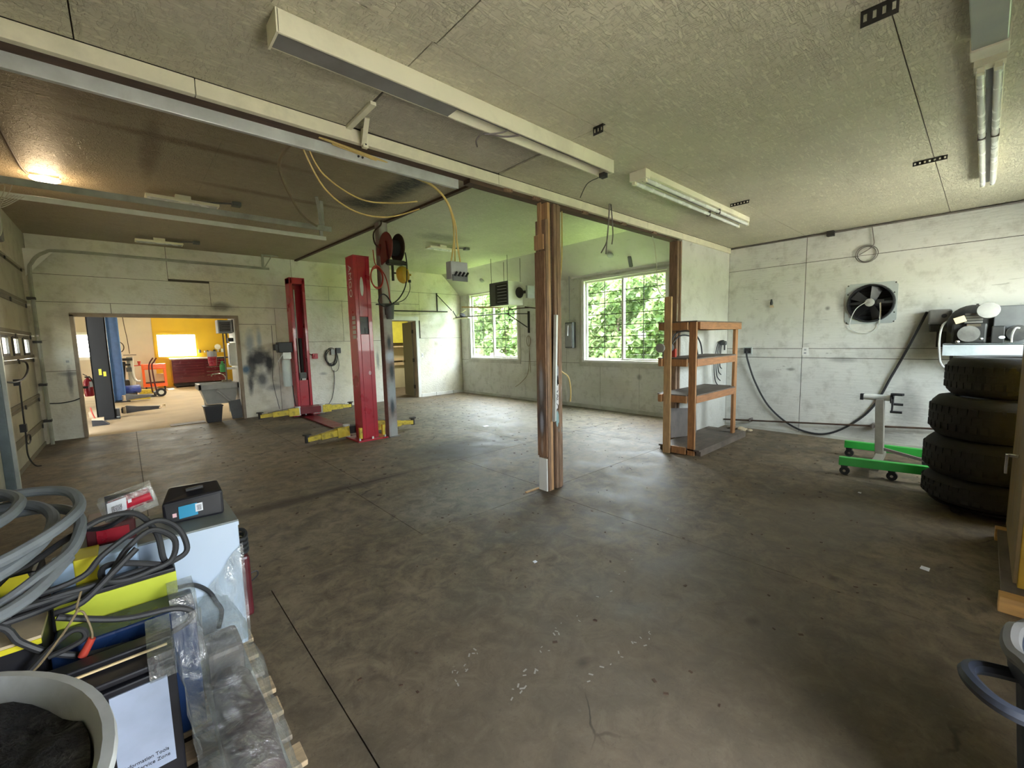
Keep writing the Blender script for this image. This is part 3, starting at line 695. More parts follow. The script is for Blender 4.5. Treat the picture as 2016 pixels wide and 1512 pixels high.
# ceiling lamp (lit)
lp = thing('ceiling_lamp', (-.49, 7.1, ZF-.07), 'lit oval ceiling lamp glowing warm on the brown ceiling', 'lamp')
k = MB().sph((-.49, 7.1, ZF-.035), .1, 20, 10, (1.25, .62, .38)); k.build('diffuser', 'lamp_warm', lp, True)
B(-.60, -.38, 7.05, 7.15, ZF-.02, ZF).build('base', 'fixture_white', lp)
ll = bpy.data.lights.new('lamp_light', 'POINT'); ll.energy = 1.6; ll.color = (1, .72, .42); ll.shadow_soft_size = .12
lo = bpy.data.objects.new('lamp_light', ll); COL.objects.link(lo); lo.parent = lp; lo.location = (0, 0, -.06)
k = MB().tube([(-.63, 5.3, ZF-.012), (-.64, 6.7, ZF-.012), (-.62, 7.05, ZF-.012)], .012, 6); k.build('conduit', 'rust_steel', lp)
# cord on the garage door
k = MB().tube([(XL-.02, 7.55, 1.22), (XL+.04, 7.9, 1.18), (XL+.05, 8.5, 1.20), (XL+.04, 9.0, 1.30), (XL+.03, 9.0, 1.40), (XL, 8.7, 1.44)], .012, 6)
k.tube([(XL+.04, 8.25, 1.18), (XL+.03, 8.27, .8), (XL+.03, 8.25, .5), (XL+.03, 8.2, .22), (XL+.06, 8.35, .05), (XL+.10, 8.45, .015)], .009, 6)
k.tube([(XL+.03+.0, 8.40+.16*math.cos(a/8*2*PI), .40+.06*math.sin(a/8*2*PI)) for a in range(8)], .008, 6, 4, True)
cdh = k.build('pull_cord', 'cord_black'); tag(cdh, 'dark cord looped and hanging on the garage door', 'cord')
B(XL-.01, XL+.05, 8.22, 8.29, 1.12, 1.2).build('plug', 'black_plastic', cdh); B(XL-.01, XL+.05, 8.2, 8.28, .52, .62).build('plug', 'black_plastic', cdh)

# ------------------------------------------------------------------ office door and room
dt = thing('door_2', (5.66, YFAR, 0), 'taupe office door standing open in a white frame', 'door', kind='structure')
k = MB().box(DOR[0]-.09, DOR[0], YFAR-.02, YFAR, 0, 2.25).box(DOR[1], DOR[1]+.09, YFAR-.02, YFAR, 0, 2.25).box(DOR[0]-.09, DOR[1]+.09, YFAR-.022, YFAR, 2.15, 2.26)
k.build('casing', 'white_trim', dt, bev=.004)
k = MB().box(DOR[1]-.02, DOR[1], YFAR, YFAR+.14, 0, 2.15).box(DOR[0], DOR[0]+.02, YFAR, YFAR+.14, 0, 2.15).box(DOR[0], DOR[1], YFAR, YFAR+.14, 2.13, 2.15); k.build('jamb', 'jamb_brown', dt)
MB().bar((6.03, YFAR+.15, 1.07), (6.16, YFAR+.92, 1.07), .04, 2.10).build('leaf', 'door_taupe', dt)
for z in (.3, 1.05, 1.85): B(6.0, 6.03, YFAR+.10, YFAR+.15, z-.05, z+.05).build('hinge', 'dark_steel', dt)
MB().cyl((6.06, YFAR+.82, 1.0), (6.14, YFAR+.82, 1.0), .03, seg=10).build('knob', 'chrome', dt)
k = MB().box(4.95, 7.5, 13.9, 14.0, 0, 3).box(4.85, 4.95, YFAR+.14, 14, 0, 3).box(7.5, 7.6, YFAR+.14, 14, 0, 3)
tag(k.build('wall_office', 'office_wall'), 'tan walls of the small room behind the open door', 'wall', kind='structure')
tag(B(4.85, 7.6, YFAR+.14, 14, 2.7, 2.8).build('ceiling', 'white_ceiling'), 'white ceiling of the small room behind the open door', 'ceiling', kind='structure')
ob = thing('office_cupboard', (6.5, 13.4, 0), 'yellow green cupboard and shelves in the small room behind the open door', 'cupboard')
B(5.6, 7.4, 13.55, 13.9, 1.55, 2.6).build('upper_cabinet', 'office_yellow', ob); B(5.6, 7.4, 13.5, 13.9, .94, 1.02).build('desk_top', 'card_dust', ob)
B(5.6, 7.4, 13.52, 13.9, .78, .88).build('drawer', 'card_dust', ob); B(5.6, 7.4, 13.6, 13.9, 0, .78).build('side_panel', 'office_wall', ob); B(5.6, 7.4, 13.54, 13.9, 1.40, 1.44).build('shelf', 'card_dust', ob)
ol = bpy.data.lights.new('office_light', 'AREA'); ol.energy = 4; ol.size = .5; ol.color = (1, .9, .65)
lf = thing('office_light_fixture', (6.9, 12.2, 2.66), 'flat ceiling light in the small room behind the open door', 'light')
B(6.6, 7.2, 11.9, 12.5, 2.67, 2.70).build('diffuser', 'tube_off', lf)
oo = bpy.data.objects.new('office_light', ol); COL.objects.link(oo); oo.parent = lf; oo.location = (0, 0, -.03)

# ================================================================== OUTSIDE
gr = B(-60, 70, -60, 80, -.35, -.21).build('ground_outside', 'grass'); tag(gr, 'sunlit lawn around the building', 'ground', kind='structure')
tag(B(-30, XL-.14, -20, 30, -.215, -.195).build('bounce_gravel', 'gravel'), 'unseen pale gravel added outside the garage doors to bounce sunlight', 'bounce_gravel', kind='structure')  # unseen pale ground, added to bounce sunlight up to the ceiling
tag(B(XL-.14, 9, -12, YN-.14, -.215, -.195).build('bounce_gravel', 'gravel'), 'unseen pale gravel added behind the near wall to bounce daylight inside', 'bounce_gravel', kind='structure')  # pale apron added outside the doorway as a reflector for the near bay
def bush(x, y, h, rad, n, mt, label, leaf=.10, low=0., group='bushes outside the windows', seed=1, trunk=True):
    R = random.Random(seed); t = thing('bush', (x, y, -.2), label, 'bush', group)
    vs = []; fs = []
    for i in range(n):
        while True:
            a = Vector((R.uniform(-1, 1), R.uniform(-1, 1), R.uniform(-1, 1)))
            if .35 < a.length < 1: break
        a = a*(1+.25*math.sin(5*a.x+seed)*math.cos(4*a.y+3*a.z))
        c = Vector((a.x*rad, a.y*rad, low+(h-low)*(a.z+1)/2))
        d = Vector((R.gauss(0, 1), R.gauss(0, 1), R.gauss(-.3, .6))).normalized(); s = d.orthogonal().normalized(); s = (s*math.cos(i)+d.cross(s)*math.sin(i))
        L = leaf*R.uniform(.7, 1.6); Wd = L*R.uniform(.28, .45); b = len(vs); nn = d.cross(s)*L*.12
        vs += [tuple(c), tuple(c+d*L*.5+s*Wd+nn), tuple(c+d*L), tuple(c+d*L*.5-s*Wd+nn)]; fs.append((b, b+1, b+2, b+3))
    me = bpy.data.meshes.new('foliage'); me.from_pydata(vs, [], fs); me.materials.append(MATS[mt])
    o = bpy.data.objects.new('foliage', me); COL.objects.link(o); o.parent = t; o['kind'] = 'stuff'
    if trunk:
        k = MB()
        for j in range(3):
            aa = j*2.1; k.tube([(.05*math.cos(aa), .05*math.sin(aa), -.1), (.2*math.cos(aa), .2*math.sin(aa), h*.35), (rad*.5*math.cos(aa), rad*.5*math.sin(aa), h*.75)], .03, 5, 3)
        k.build('trunk', 'bark', t, local=True)
    return t
def hedge(x0, x1, y0, y1, h, n, label, leaf=.21):
    R = random.Random(5); t = thing('hedge', ((x0+x1)/2, (y0+y1)/2, -.2), label, 'hedge')
    for q, (mt, cnt) in enumerate((('leaves_green', n), ('leaves_pale', n))):
        vs = []; fs = []
        for i in range(cnt):
            y = R.uniform(y0, y1); z = R.uniform(0, 1)**.9*h
            dep = R.random()**2*(x1-x0); lump = .9*math.sin(y*1.3+z*.9)*math.sin(z*1.7+y*.4)+.5*math.sin(y*3.1+z*2.3)
            c = Vector((x0+.9+lump*.55+dep*.6+z*.10-(x0+x1)/2, y-(y0+y1)/2, z))
            d = Vector((R.gauss(-.5, .7), R.gauss(0, 1), R.gauss(-.3, .6))).normalized(); s_ = d.orthogonal().normalized(); s_ = s_*math.cos(i)+d.cross(s_)*math.sin(i)
            L = leaf*R.uniform(.6, 1.7); Wd = L*R.uniform(.28, .45); b_ = len(vs); nn = d.cross(s_)*L*.12
            vs += [tuple(c), tuple(c+d*L*.5+s_*Wd+nn), tuple(c+d*L), tuple(c+d*L*.5-s_*Wd+nn)]; fs.append((b_, b_+1, b_+2, b_+3))
        me = bpy.data.meshes.new('foliage'); me.from_pydata(vs, [], fs); me.materials.append(MATS[mt])
        o = bpy.data.objects.new('foliage', me); COL.objects.link(o); o.parent = t; o['kind'] = 'stuff'
    for j in range(9):
        y = -(y1-y0)/2+(j+.5)*(y1-y0)/9; MB().tube([(.3, y, -.1), (.2, y+.2, h*.4), (.3, y-.2, h*.85)], .06, 6, 3).build('trunk', 'bark', t, local=True)
hedge(12.4, 15.2, -2, 27, 4.3, 20000, 'tall dense green hedge outside the windows')
hedge(17.0, 19.6, -8, 40, 5.8, 16000, 'high row of trees rising behind the green hedge', .55)
for i, (x, y, h, rd, mt, lb) in enumerate(((11.0, 11.5, 1.3, .55, 'leaves_pale', 'low pale green shrub outside the window behind the heater'), (11.2, 13.3, 1.3, .6, 'petals', 'low shrub full of cream blossom outside the window behind the heater'), (10.6, 5.2, 1.1, .4, 'leaves_green', 'small green shrub outside the large window'))):
    bush(x, y, h, rd, 1100, mt, lb, .12, 0, None, 40+i, False)

# ================================================================== WORKSHOP BEYOND THE OPENING
WB = 21.9
BW1, BW2 = (.98, 2.20, 1.22, 2.08), (-1.32, -.45, 1.30, 2.10)
k = MB()
for (a, b, c, d) in cut((-1.7, .86, 0, 3.3), [BW2]): k.box(a, b, WB, WB+.15, c, d)
wb = k.build('wall_back', 'beige_wall'); tag(wb, 'pale beige back wall of the workshop', 'wall', kind='structure')
k = MB()
for (a, b, c, d) in cut((.86, 5, 0, 3.3), [BW1]): k.box(a, b, WB-.02, WB+.15, c, d)
tag(k.build('wall_back', 'yellow_wall'), 'bright yellow back wall of the workshop', 'wall', kind='structure')
tag(B(-1.85, -1.67, YFAR+.14, WB+.15, 0, 3.4).build('wall_workshop_left', 'beige_wall'), 'beige side wall of the workshop behind the black lift', 'wall', kind='structure')
tag(B(4.75, 4.9, YFAR+.14, WB+.15, 0, 3.4).build('wall_workshop_right', 'beige_wall'), 'beige side wall of the workshop beyond the tool chest', 'wall', kind='structure')
tag(B(-1.85, 4.9, YFAR+.14, WB+.15, 3.3, 3.45).build('ceiling', 'white_ceiling'), 'white ceiling of the workshop beyond the opening', 'ceiling', kind='structure')
for (bw, mt, nm) in ((BW1, 'yellow_wall', 'window in the yellow workshop wall'), (BW2, 'white_trim', 'window in the beige workshop wall')):
    t = thing('window_'+('4' if bw is BW1 else '5'), ((bw[0]+bw[1])/2, WB, bw[2]), nm, 'window', kind='structure')
    k = MB()
    for (a, b, c, d) in cut((bw[0]-.09, bw[1]+.09, bw[2]-.11, bw[3]+.09), [bw]): k.box(a, b, WB-.05, WB-.02, c, d)
    k.build('casing', mt, t); B(bw[0], bw[1], WB+.06, WB+.065, bw[2], bw[3]).build('pane', 'window_glass', t)
    portal(((bw[0]+bw[1])/2, WB+.2, (bw[2]+bw[3])/2), (0, -1, 0), bw[1]-bw[0], bw[3]-bw[2])
for i, (x, y) in enumerate(((.9, 14.6), (.9, 18.6), (3.0, 16.6))):
    t = thing('workshop_light', (x, y, 3.2), ('lit tube light on the workshop ceiling over the hand truck aisle', 'lit tube light on the workshop ceiling before the tire changer', 'lit tube light on the workshop ceiling toward the sink side')[i], 'light', 'workshop ceiling lights')
    B(x-.6, x+.6, y-.08, y+.08, 3.25, 3.30).build('housing', 'fixture_white', t); MB().cyl((x-.58, y, 3.235), (x+.58, y, 3.235), .02, seg=8).build('tube', 'lamp_shop', t)
    l = bpy.data.lights.new('workshop_lamp', 'AREA'); l.shape = 'RECTANGLE'; l.size = 1.2; l.size_y = .2; l.energy = 4; l.color = (1, .88, .68)
    o = bpy.data.objects.new('workshop_lamp', l); COL.objects.link(o); o.parent = t; o.location = (0, 0, 0)
# black and blue two-post lift
t = thing('two_post_lift', (-.4, 15, 0), 'black two-post vehicle lift with a blue second column in the workshop', 'vehicle lift')
k = MB().box(-.57, -.27, 12.95, 12.98, .02, 3.1).box(-.57, -.54, 12.95, 13.28, .02, 3.1).box(-.30, -.27, 12.95, 13.28, .02, 3.1); k.build('column', 'lift_black', t, bev=.01)
B(-.62, -.20, 12.88, 13.4, 0, .02).build('base_plate', 'dark_steel', t)
k = MB().box(-.36, -.08, 17.30, 17.33, .02, 3.1).box(-.36, -.33, 17.0, 17.33, .02, 3.1).box(-.11, -.08, 17.0, 17.33, .02, 3.1); k.build('column', 'lift_blue', t, bev=.01)
B(-.45, 0, 16.9, 17.4, 0, .02).build('base_plate', 'dark_steel', t)
for (y0, y1, x1, z) in ((13.35, 13.75, .52, .14), (16.7, 16.5, .50, .15)):
    a = MB().prism([(0, .10), (.10, .16), (.30, .12), (.70, .09), (.72, .02), (.30, 0), (.10, -.02), (0, 0)], .09, (-.18, y0+.05, z-.06), (1, 0, 0), (0, 0, 1)).build('swing_arm', 'dark_steel' if y0 < 14 else 'dark_grey_enamel', t, bev=.004)
    MB().box(x1-.02, x1+.10, y0-.05, y0+.06, z-.03, z+.01).cyl((x1+.07, y0, z), (x1+.07, y0, z+.06), .035, seg=10).build('pad', 'card_tan' if y0 < 14 else 'dark_steel', a)
    MB().cyl((-.12, y0, .06), (-.12, y0, .22), .05, seg=12).build('pivot_pin', 'card_dust', t)
MB().bar((-.05, 16.9, .10), (.45, 17.0, .08), .12, .10).build('swing_arm', 'arm_yellow', t); B(-.27, -.2, 13.0, 13.2, .05, .22).build('carriage', 'dark_steel', t); B(-.70, -.56, 13.0, 13.3, .08, .2).build('carriage', 'card_dust', t)
for (x, z, w_, h_) in ((-.46, 1.0, .045, .13), (-.39, .97, .045, .10)): B(x, x+w_, 12.945, 12.95, z, z+h_).build('warning_label', 'case_yellow', t)
# fire extinguisher on the left jamb
t = thing('fire_extinguisher', (-.545, 10.93, .70), 'red fire extinguisher hung beside the workshop opening', 'extinguisher')
MB().lathe([(.058, 0), (.065, .02), (.065, .26), (.05, .30), (.02, .325), (.02, .35)], (-.545, 10.93, .71), (0, 0, 1), 16).build('cylinder', 'extinguisher_red', t, True)
MB().box(-.58, -.51, 10.90, 10.96, 1.05, 1.075).bar((-.545, 10.93, 1.08), (-.60, 10.93, 1.12), .02, .012).build('valve', 'dark_steel', t)
MB().tube([(-.53, 10.9, 1.06), (-.50, 10.88, 1.04), (-.475, 10.87, .95), (-.47, 10.88, .84)], .011, 6).build('hose', 'black_rubber', t)
B(-.525, -.485, 10.868, 10.872, .88, .98).build('label_plate', 'paper_white', t); B(-.66, -.545, 10.86, 10.94, .86, .90).build('wall_bracket', 'dark_steel', t)
t = thing('dustpan', (-.52, 12.2, 0), 'black dustpan with a red and tan handle on the workshop floor', 'dustpan')
MB().prism([(-.10, 0), (.16, 0), (.06, .10), (-.10, .12)], .22, (-.52, 12.3, .004), (1, 0, 0), (0, 0, 1)).build('pan', 'black_plastic', t)
MB().tube([(-.56, 12.2, .10), (-.60, 12.2, .25), (-.62, 12.2, .38)], .012, 6).build('handle', 'hose_red', t); B(-.62, -.44, 12.1, 12.28, .10, .15).build('brush', 'card_dust', t)
# tire changer with blue tank
t = thing('tire_changer', (.0, 18.6, 0), 'tire changing machine with white column and dark arms behind the black lift', 'machine')
MB().lathe([(.30, 0), (.30, .5), (.26, .55)], (-.12, 18.9, 0), (0, 0, 1), 14).build('body', 'dark_steel', t, True)
MB().cyl((.10, 18.7, .3), (.10, 18.7, 1.30), .085, seg=14).build('column', 'cream_enamel', t, True)
MB().cyl((-.14, 18.6, .3), (-.06, 18.6, 1.15), .06, .05, seg=12).build('column', 'black_plastic', t, True)
MB().box(-.28, .16, 18.5, 18.7, 1.18, 1.26).box(-.25, .10, 18.5, 18.7, 1.02, 1.08).bar((-.05, 18.6, 1.36), (.27, 18.6, 1.36), .2, .02).build('arm', 'dark_steel', t)
MB().box(-.02, .12, 18.5, 18.7, .82, .96).build('tool_head', 'dark_grey_enamel', t)
MB().tube([(-.02+.13*math.cos(a/10*2*PI)-.12, 18.6, 1.62+.17*math.sin(a/10*2*PI)) for a in range(10)], .014, 6, 4, True).build('hose', 'rust_steel', t)
MB().tube([(.02, 18.6, 3.28), (.05, 18.6, 2.4), (.09, 18.6, 1.9), (.11, 18.6, 1.4)], .010, 6).build('air_line', 'rust_steel', t)
MB().tube([(.12, 18.6, 1.0), (.14, 18.55, .7), (.20, 18.5, .52), (.30, 18.5, .50)], .035, 8).build('hose', 'cream_enamel', t)
t = thing('air_tank', (-.02, 17.9, 0), 'blue horizontal air tank on the workshop floor', 'tank')
MB().lathe([(.04, -.26), (.11, -.24), (.13, -.20), (.13, .20), (.11, .24), (.04, .26)], (.03, 17.75, .30), (1, 0, .05), 16).build('cylinder', 'tank_blue', t, True)
for x in (-.12, .16): B(x-.02, x+.02, 17.65, 17.85, 0, .22).build('foot', 'dark_steel', t)
tag(MB().bar((.25, 19.2, .09), (.62, 19.25, .09), .18, .14).build('yellow_block', 'arm_yellow'), 'dull yellow block on the floor by the orange cart', 'block')
# orange tool cart
cx0, cx1, cy, = .40, 1.10, 20.6
t = thing('tool_cart', (.75, cy, 0), 'bright orange rolling tool cart with open lower shelf', 'cart')
B(cx0, cx1, cy, cy+.4, .78, .98).build('drawer_case', 'orange_enamel', t, bev=.01)
for z in (.81, .865, .92): B(cx0+.04, cx1-.04, cy-.012, cy, z, z+.04).build('drawer', 'orange_enamel', t, bev=.004)
for z in (.80, .855, .91): B(cx0+.04, cx1-.04, cy-.016, cy-.01, z+.044, z+.05).build('drawer_trim', 'cream_enamel', t)
for x in (cx0+.04, cx1-.04): B(x-.035, x+.035, cy+.01, cy+.38, .14, .78).build('side_panel', 'orange_enamel', t)
B(cx0, cx1, cy-.005, cy+.4, .14, .26).build('bottom_tray', 'orange_enamel', t); B(cx0+.06, cx1-.06, cy+.1, cy+.35, .26, .31).build('loose_tools', 'rust_steel', t)
B(cx0+.40, cx1-.08, cy+.3, cy+.36, .32, .60).build('card_panel', 'card_tan', t)
B(cx0-.22, cx0, cy+.05, cy+.2, .93, .96).build('side_shelf', 'hose_red', t); MB().cyl((cx0-.05, cy+.1, .96), (cx0-.05, cy+.1, 1.1), .03, .05, seg=8).build('cup', 'hose_red', t)
for x in (cx0+.08, cx1-.08):
    for y in (cy+.06, cy+.34): MB().cyl((x-.02, y, .06), (x+.02, y, .06), .06, seg=12).build('caster', 'black_rubber', t)
# maroon tool chest
t = thing('tool_chest', (2.1, 20.9, 0), 'wide glossy maroon tool chest with many drawers under the window', 'tool chest')
B(1.30, 3.05, 21.0, 21.85, .18, 1.10).build('case', 'chest_maroon', t, bev=.01); B(1.28, 3.08, 20.98, 21.85, 1.10, 1.15).build('top', 'cream_enamel', t)
for (a, b, zz) in ((1.33, 2.32, (.20, .42, .54, .66, .77, .87, .97, 1.09)), (2.36, 3.02, (.20, .46, .60, .78, .88, .98, 1.09))):
    for q0, q1 in zip(zz, zz[1:]):
        d = B(a, b, 20.975, 21.0, q0+.008, q1-.008).build('drawer', 'chest_maroon', t, bev=.004); B(a+.02, b-.02, 20.965, 20.976, q1-.028, q1-.016).build('handle', 'chrome' if a > 2 else 'lift_red_dark', d)
for x in (1.42, 2.93): MB().cyl((x-.03, 21.2, .09), (x+.03, 21.2, .09), .09, seg=12).build('caster', 'black_rubber', t)
MB().box(1.34, 3.0, 21.1, 21.8, .05, .18).build('under_frame', 'dark_steel', t)
# yellow ledge with bits
t = thing('wall_ledge', (2.7, WB-.1, 1.28), 'yellow wall ledge above the maroon tool chest', 'shelf'); B(2.24, 3.3, WB-.22, WB-.05, 1.30, 1.33).build('shelf', 'yellow_wall', t); B(2.24, 3.3, WB-.09, WB-.05, 1.15, 1.30).build('backboard', 'yellow_wall', t)
G = 'small items on the yellow ledge'
for i, (x, r, h, mt, nm, lb) in enumerate(((2.30, .045, .13, 'dark_grey_enamel', 'can', 'dark can beside the window at the end of the yellow ledge'), (2.46, .03, .08, 'cream_enamel', 'jar', 'short cream jar on the yellow ledge'), (2.56, .035, .10, 'dark_grey_enamel', 'spray_can', 'small grey spray can between two jars on the yellow ledge'),
        (2.66, .04, .09, 'card_dust', 'tub', 'squat tan tub on the yellow ledge'), (2.80, .05, .12, 'dark_steel', 'paint_can', 'black paint can on the yellow ledge'), (3.08, .05, .16, 'tank_white', 'bottle', 'pale bottle at the sink end of the yellow ledge'))):
    k = MB().lathe([(r*.9, 0), (r, .01), (r, h*.8), (r*.6, h*.9), (r*.55, h)], (x, WB-.14, 1.33), (0, 0, 1), 10); tag(k.build(nm, mt, smooth=True), lb, nm.replace('_', ' '), G)
t = thing('desk_fan', (2.93, WB-.14, 1.33), 'little white desk fan standing on the yellow ledge', 'fan', G); MB().cyl((2.93, WB-.14, 1.33), (2.93, WB-.14, 1.36), .08, seg=12).build('base', 'dark_grey_enamel', t)
MB().cyl((2.93, WB-.14, 1.36), (2.93, WB-.14, 1.46), .02, seg=8).build('stem', 'cream_enamel', t); MB().lathe([(.02, -.05), (.10, -.04), (.12, 0), (.10, .04), (.02, .05)], (2.93, WB-.14, 1.56), (-.2, -1, 0), 14).build('head', 'cream_enamel', t, True)
# hand truck
t = thing('hand_truck', (.62, 17.8, 0), 'dark two-wheeled hand truck standing in the workshop', 'hand truck')
MB().tube([(.66, 17.8, .12), (.62, 17.8, .5), (.60, 17.8, 1.0), (.66, 17.8, 1.13), (.73, 17.8, 1.25)], .02, 7).tube([(.56, 18.15, .12), (.54, 18.15, .5), (.54, 18.15, 1.0), (.66, 18.15, 1.25)], .02, 7).build('frame', 'pack_dark_red', t)
MB().cyl((.76, 17.74, .14), (.76, 17.82, .14), .135, seg=18).build('tire', 'black_rubber', t); MB().cyl((.76, 17.735, .14), (.76, 17.825, .14), .07, seg=14).build('wheel_hub', 'cream_enamel', t)
B(.58, .80, 17.76, 18.2, .10, .16).build('axle', 'dark_steel', t); B(.2, .6, 17.8, 18.15, 0, .015).build('toe_plate', 'dark_steel', t)
# sink area at the right jamb
t = thing('utility_sink', (1.45, 11.15, 0), 'grey plastic utility sink on a slanted leg by the opening', 'sink')
k = MB().box(1.06, 1.80, 10.86, 10.92, .66, .78).box(1.06, 1.80, 11.34, 11.40, .66, .78).box(1.06, 1.12, 10.86, 11.40, .66, .78).box(1.74, 1.80, 10.86, 11.40, .66, .78); k.build('rim', 'sink_grey', t, bev=.01)
MB()._add([(1.10, 10.9, .67), (1.76, 10.9, .67), (1.76, 11.36, .67), (1.10, 11.36, .67), (1.20, 10.96, .34), (1.70, 10.96, .34), (1.70, 11.30, .34), (1.20, 11.30, .34)], [(0, 1, 5, 4), (1, 2, 6, 5), (2, 3, 7, 6), (3, 0, 4, 7), (4, 5, 6, 7)]).build('basin', 'sink_grey', t)
MB().tube([(1.38, 10.88, .64), (1.55, 10.88, .44), (1.66, 10.88, .28), (1.69, 10.88, .0)], .028, 6).build('leg', 'sink_grey', t); MB().cyl((1.2, 11.3, 0), (1.2, 11.3, .4), .02, seg=8).build('leg', 'sink_grey', t)
MB().cyl((1.63, 11.1, .12), (1.63, 11.1, .36), .03, seg=8).build('drain', 'white_trim', t)
fa = MB().tube([(1.62, 11.3, .78), (1.60, 11.3, .90), (1.50, 11.2, .97), (1.36, 11.1, .97), (1.33, 11.08, .93)], .012, 6).build('faucet', 'chrome', t, True); B(1.54, 1.72, 11.27, 11.33, .78, .82).build('faucet_base', 'wire_tan', fa)
t = thing('waste_bin', (1.26, 10.78, 0), 'square black waste bin in front of the utility sink', 'bin')
MB()._add([(1.14, 10.62, 0), (1.38, 10.62, 0), (1.38, 10.84, 0), (1.14, 10.84, 0), (1.10, 10.60, .33), (1.42, 10.60, .33), (1.42, 10.86, .33), (1.10, 10.86, .33)], [(3, 2, 1, 0), (0, 1, 5, 4), (1, 2, 6, 5), (2, 3, 7, 6), (3, 0, 4, 7), (4, 5, 6, 7)]).build('body', 'black_plastic', t, bev=.006); B(1.09, 1.43, 10.59, 10.87, .325, .345).build('rim', 'black_plastic', t)
tag(MB().bar((1.71, 10.80, .0), (1.66, 10.80, .40), .01, .22, (1, 0, 0)).build('dark_panel', 'dark_grey_enamel'), 'dark sheet panel leaning below the sink', 'panel')
t = thing('wall_heater', (1.67, 11.0, 1.83), 'grey boxy heater hung at the top of the opening', 'heater')
k = MB()
for (a, b, c, d) in cut((1.50, 1.76, 1.84, 2.12), [(1.53, 1.73, 1.88, 2.08)]): k.box(a, b, 10.90, 11.2, c, d)
k.build('housing', 'grey_enamel', t, bev=.006); B(1.53, 1.73, 11.0, 11.03, 1.88, 2.08).build('louvre', 'stained_steel', t)
for z in (1.92, 1.97, 2.02): B(1.58, 1.73, 10.97, 11.0, z, z+.012).build('slat', 'dark_steel', t)
B(1.76, 1.79, 10.9, 11.2, 1.86, 2.13).build('side_bracket', 'dark_steel', t)
t = thing('electrical_panel', (1.72, 10.95, 1.12), 'pale grey electrical panel on the jamb above the sink', 'panel')
B(1.67, 1.79, 10.86, 11.1, 1.14, 1.63).build('box', 'cream_enamel', t, bev=.006); B(1.66, 1.67, 10.88, 11.08, 1.18, 1.59).build('door', 'grey_enamel', t)
MB().cyl((1.66, 11.02, 1.63), (1.66, 11.02, 1.84), .018, seg=8).cyl((1.60, 11.05, .8), (1.60, 11.05, 1.84), .014, seg=8).build('conduit', 'stained_steel', t)
B(1.66, 1.76, 10.88, 10.98, 1.66, 1.74).build('switch', 'black_plastic', t)
t = thing('soap_dispenser', (1.52, 11.25, 1.0), 'green bottle dispenser above the sink', 'dispenser'); MB().lathe([(.05, 0), (.055, .02), (.055, .16), (.03, .19), (.02, .24)], (1.56, 11.2, 1.0), (0, 0, 1), 10).build('bottle', 'bottle_green', t, True); B(1.55, 1.79, 11.19, 11.22, 1.05, 1.10).build('bracket', 'white_trim', t)
t = thing('towel_bucket', (1.42, 11.44, 1.12), 'red and white tub hung beyond the sink', 'tub'); MB().lathe([(.075, 0), (.085, .20)], (1.42, 11.44, 1.14), (0, 0, 1), 14).build('tub_body', 'pack_red', t, True); MB().cyl((1.42, 11.44, 1.34), (1.42, 11.44, 1.46), .09, seg=14).build('lid', 'sink_grey', t); B(1.42, 1.79, 11.43, 11.45, 1.3, 1.33).build('hook', 'dark_steel', t)
tag(B(.55, 1.12, 10.72, 11.0, 0, .012).build('floor_mat', 'shelf_board'), 'brown mat on the workshop floor at the opening', 'mat')
B(1.78, 1.86, 10.80, 11.5, 0, 2.2).build('trim_6', 'white_trim'); tag(bpy.data.objects['trim_6'], 'white board behind the sink beside the opening', 'trim', kind='structure')

# ================================================================== MAIN BAY: THE RED LIFT
t = thing('two_post_lift', (2.85, 8.3, 0), 'red two-post vehicle lift with yellow swing arms', 'vehicle lift')
k = MB()
for (a, b, c, d) in cut((2.72, 2.98, .02, 2.90), [(2.775, 2.915, 1.70, 1.97)]): k.box(a, b, 6.60, 6.612, c, d)
k.box(2.72, 2.732, 6.612, 6.90, .02, 2.90).box(2.968, 2.98, 6.612, 6.90, .02, 2.90).box(2.732, 2.76, 6.888, 6.90, .02, 2.9).box(2.94, 2.968, 6.888, 6.90, .02, 2.9)
c1 = k.build('column', 'lift_red', t, bev=.006); c1['label'] = 'red column with white lettering down its side'
B(2.72, 2.98, 6.60, 6.90, 2.90, 2.915).build('top_cap', 'lift_red', c1)
B(2.76, 2.93, 6.63, 6.66, 1.66, 2.02).build('access_recess', 'dark_grey_enamel', c1); B(2.86, 2.885, 6.62, 6.63, 1.70, 1.80).build('latch', 'black_plastic', c1)
text_mesh('lettering', 'AMGO', .15, 'lettering_white', c1, frame((0, 0, -1), (0, -1, 0), (2.7185, 6.80, 2.78)), .001, 1.12)
for j in range(5): B(2.7165, 2.72, 6.64, 6.76, 1.93-.075*j, 1.985-.075*j).build('label_plate', 'lettering_white', c1)
kk = MB().prism([(.028*math.cos(a/14*2*PI), .15*math.sin(a/14*2*PI)) for a in range(14)], .0012, (2.835, 6.5995, 2.44), (1, 0, 0), (0, 0, 1)); kk.build('spray_mark', 'spray_white', c1)
MB().prism([(.022*math.cos(a/10*2*PI), .035*math.sin(a/10*2*PI)) for a in range(10)], .0012, (2.89, 6.5995, 1.08), (1, 0, 0), (0, 0, 1)).build('spray_mark', 'label_pink', c1)
B(2.60, 3.10, 6.50, 7.02, 0, .02).build('base_plate', 'lift_red', t)
for x in (2.64, 2.85, 3.06):
    for y in (6.54, 6.98): MB().cyl((x, y, .02), (x, y, .055), .016, seg=6).build('anchor_bolt', 'galvanised', t)
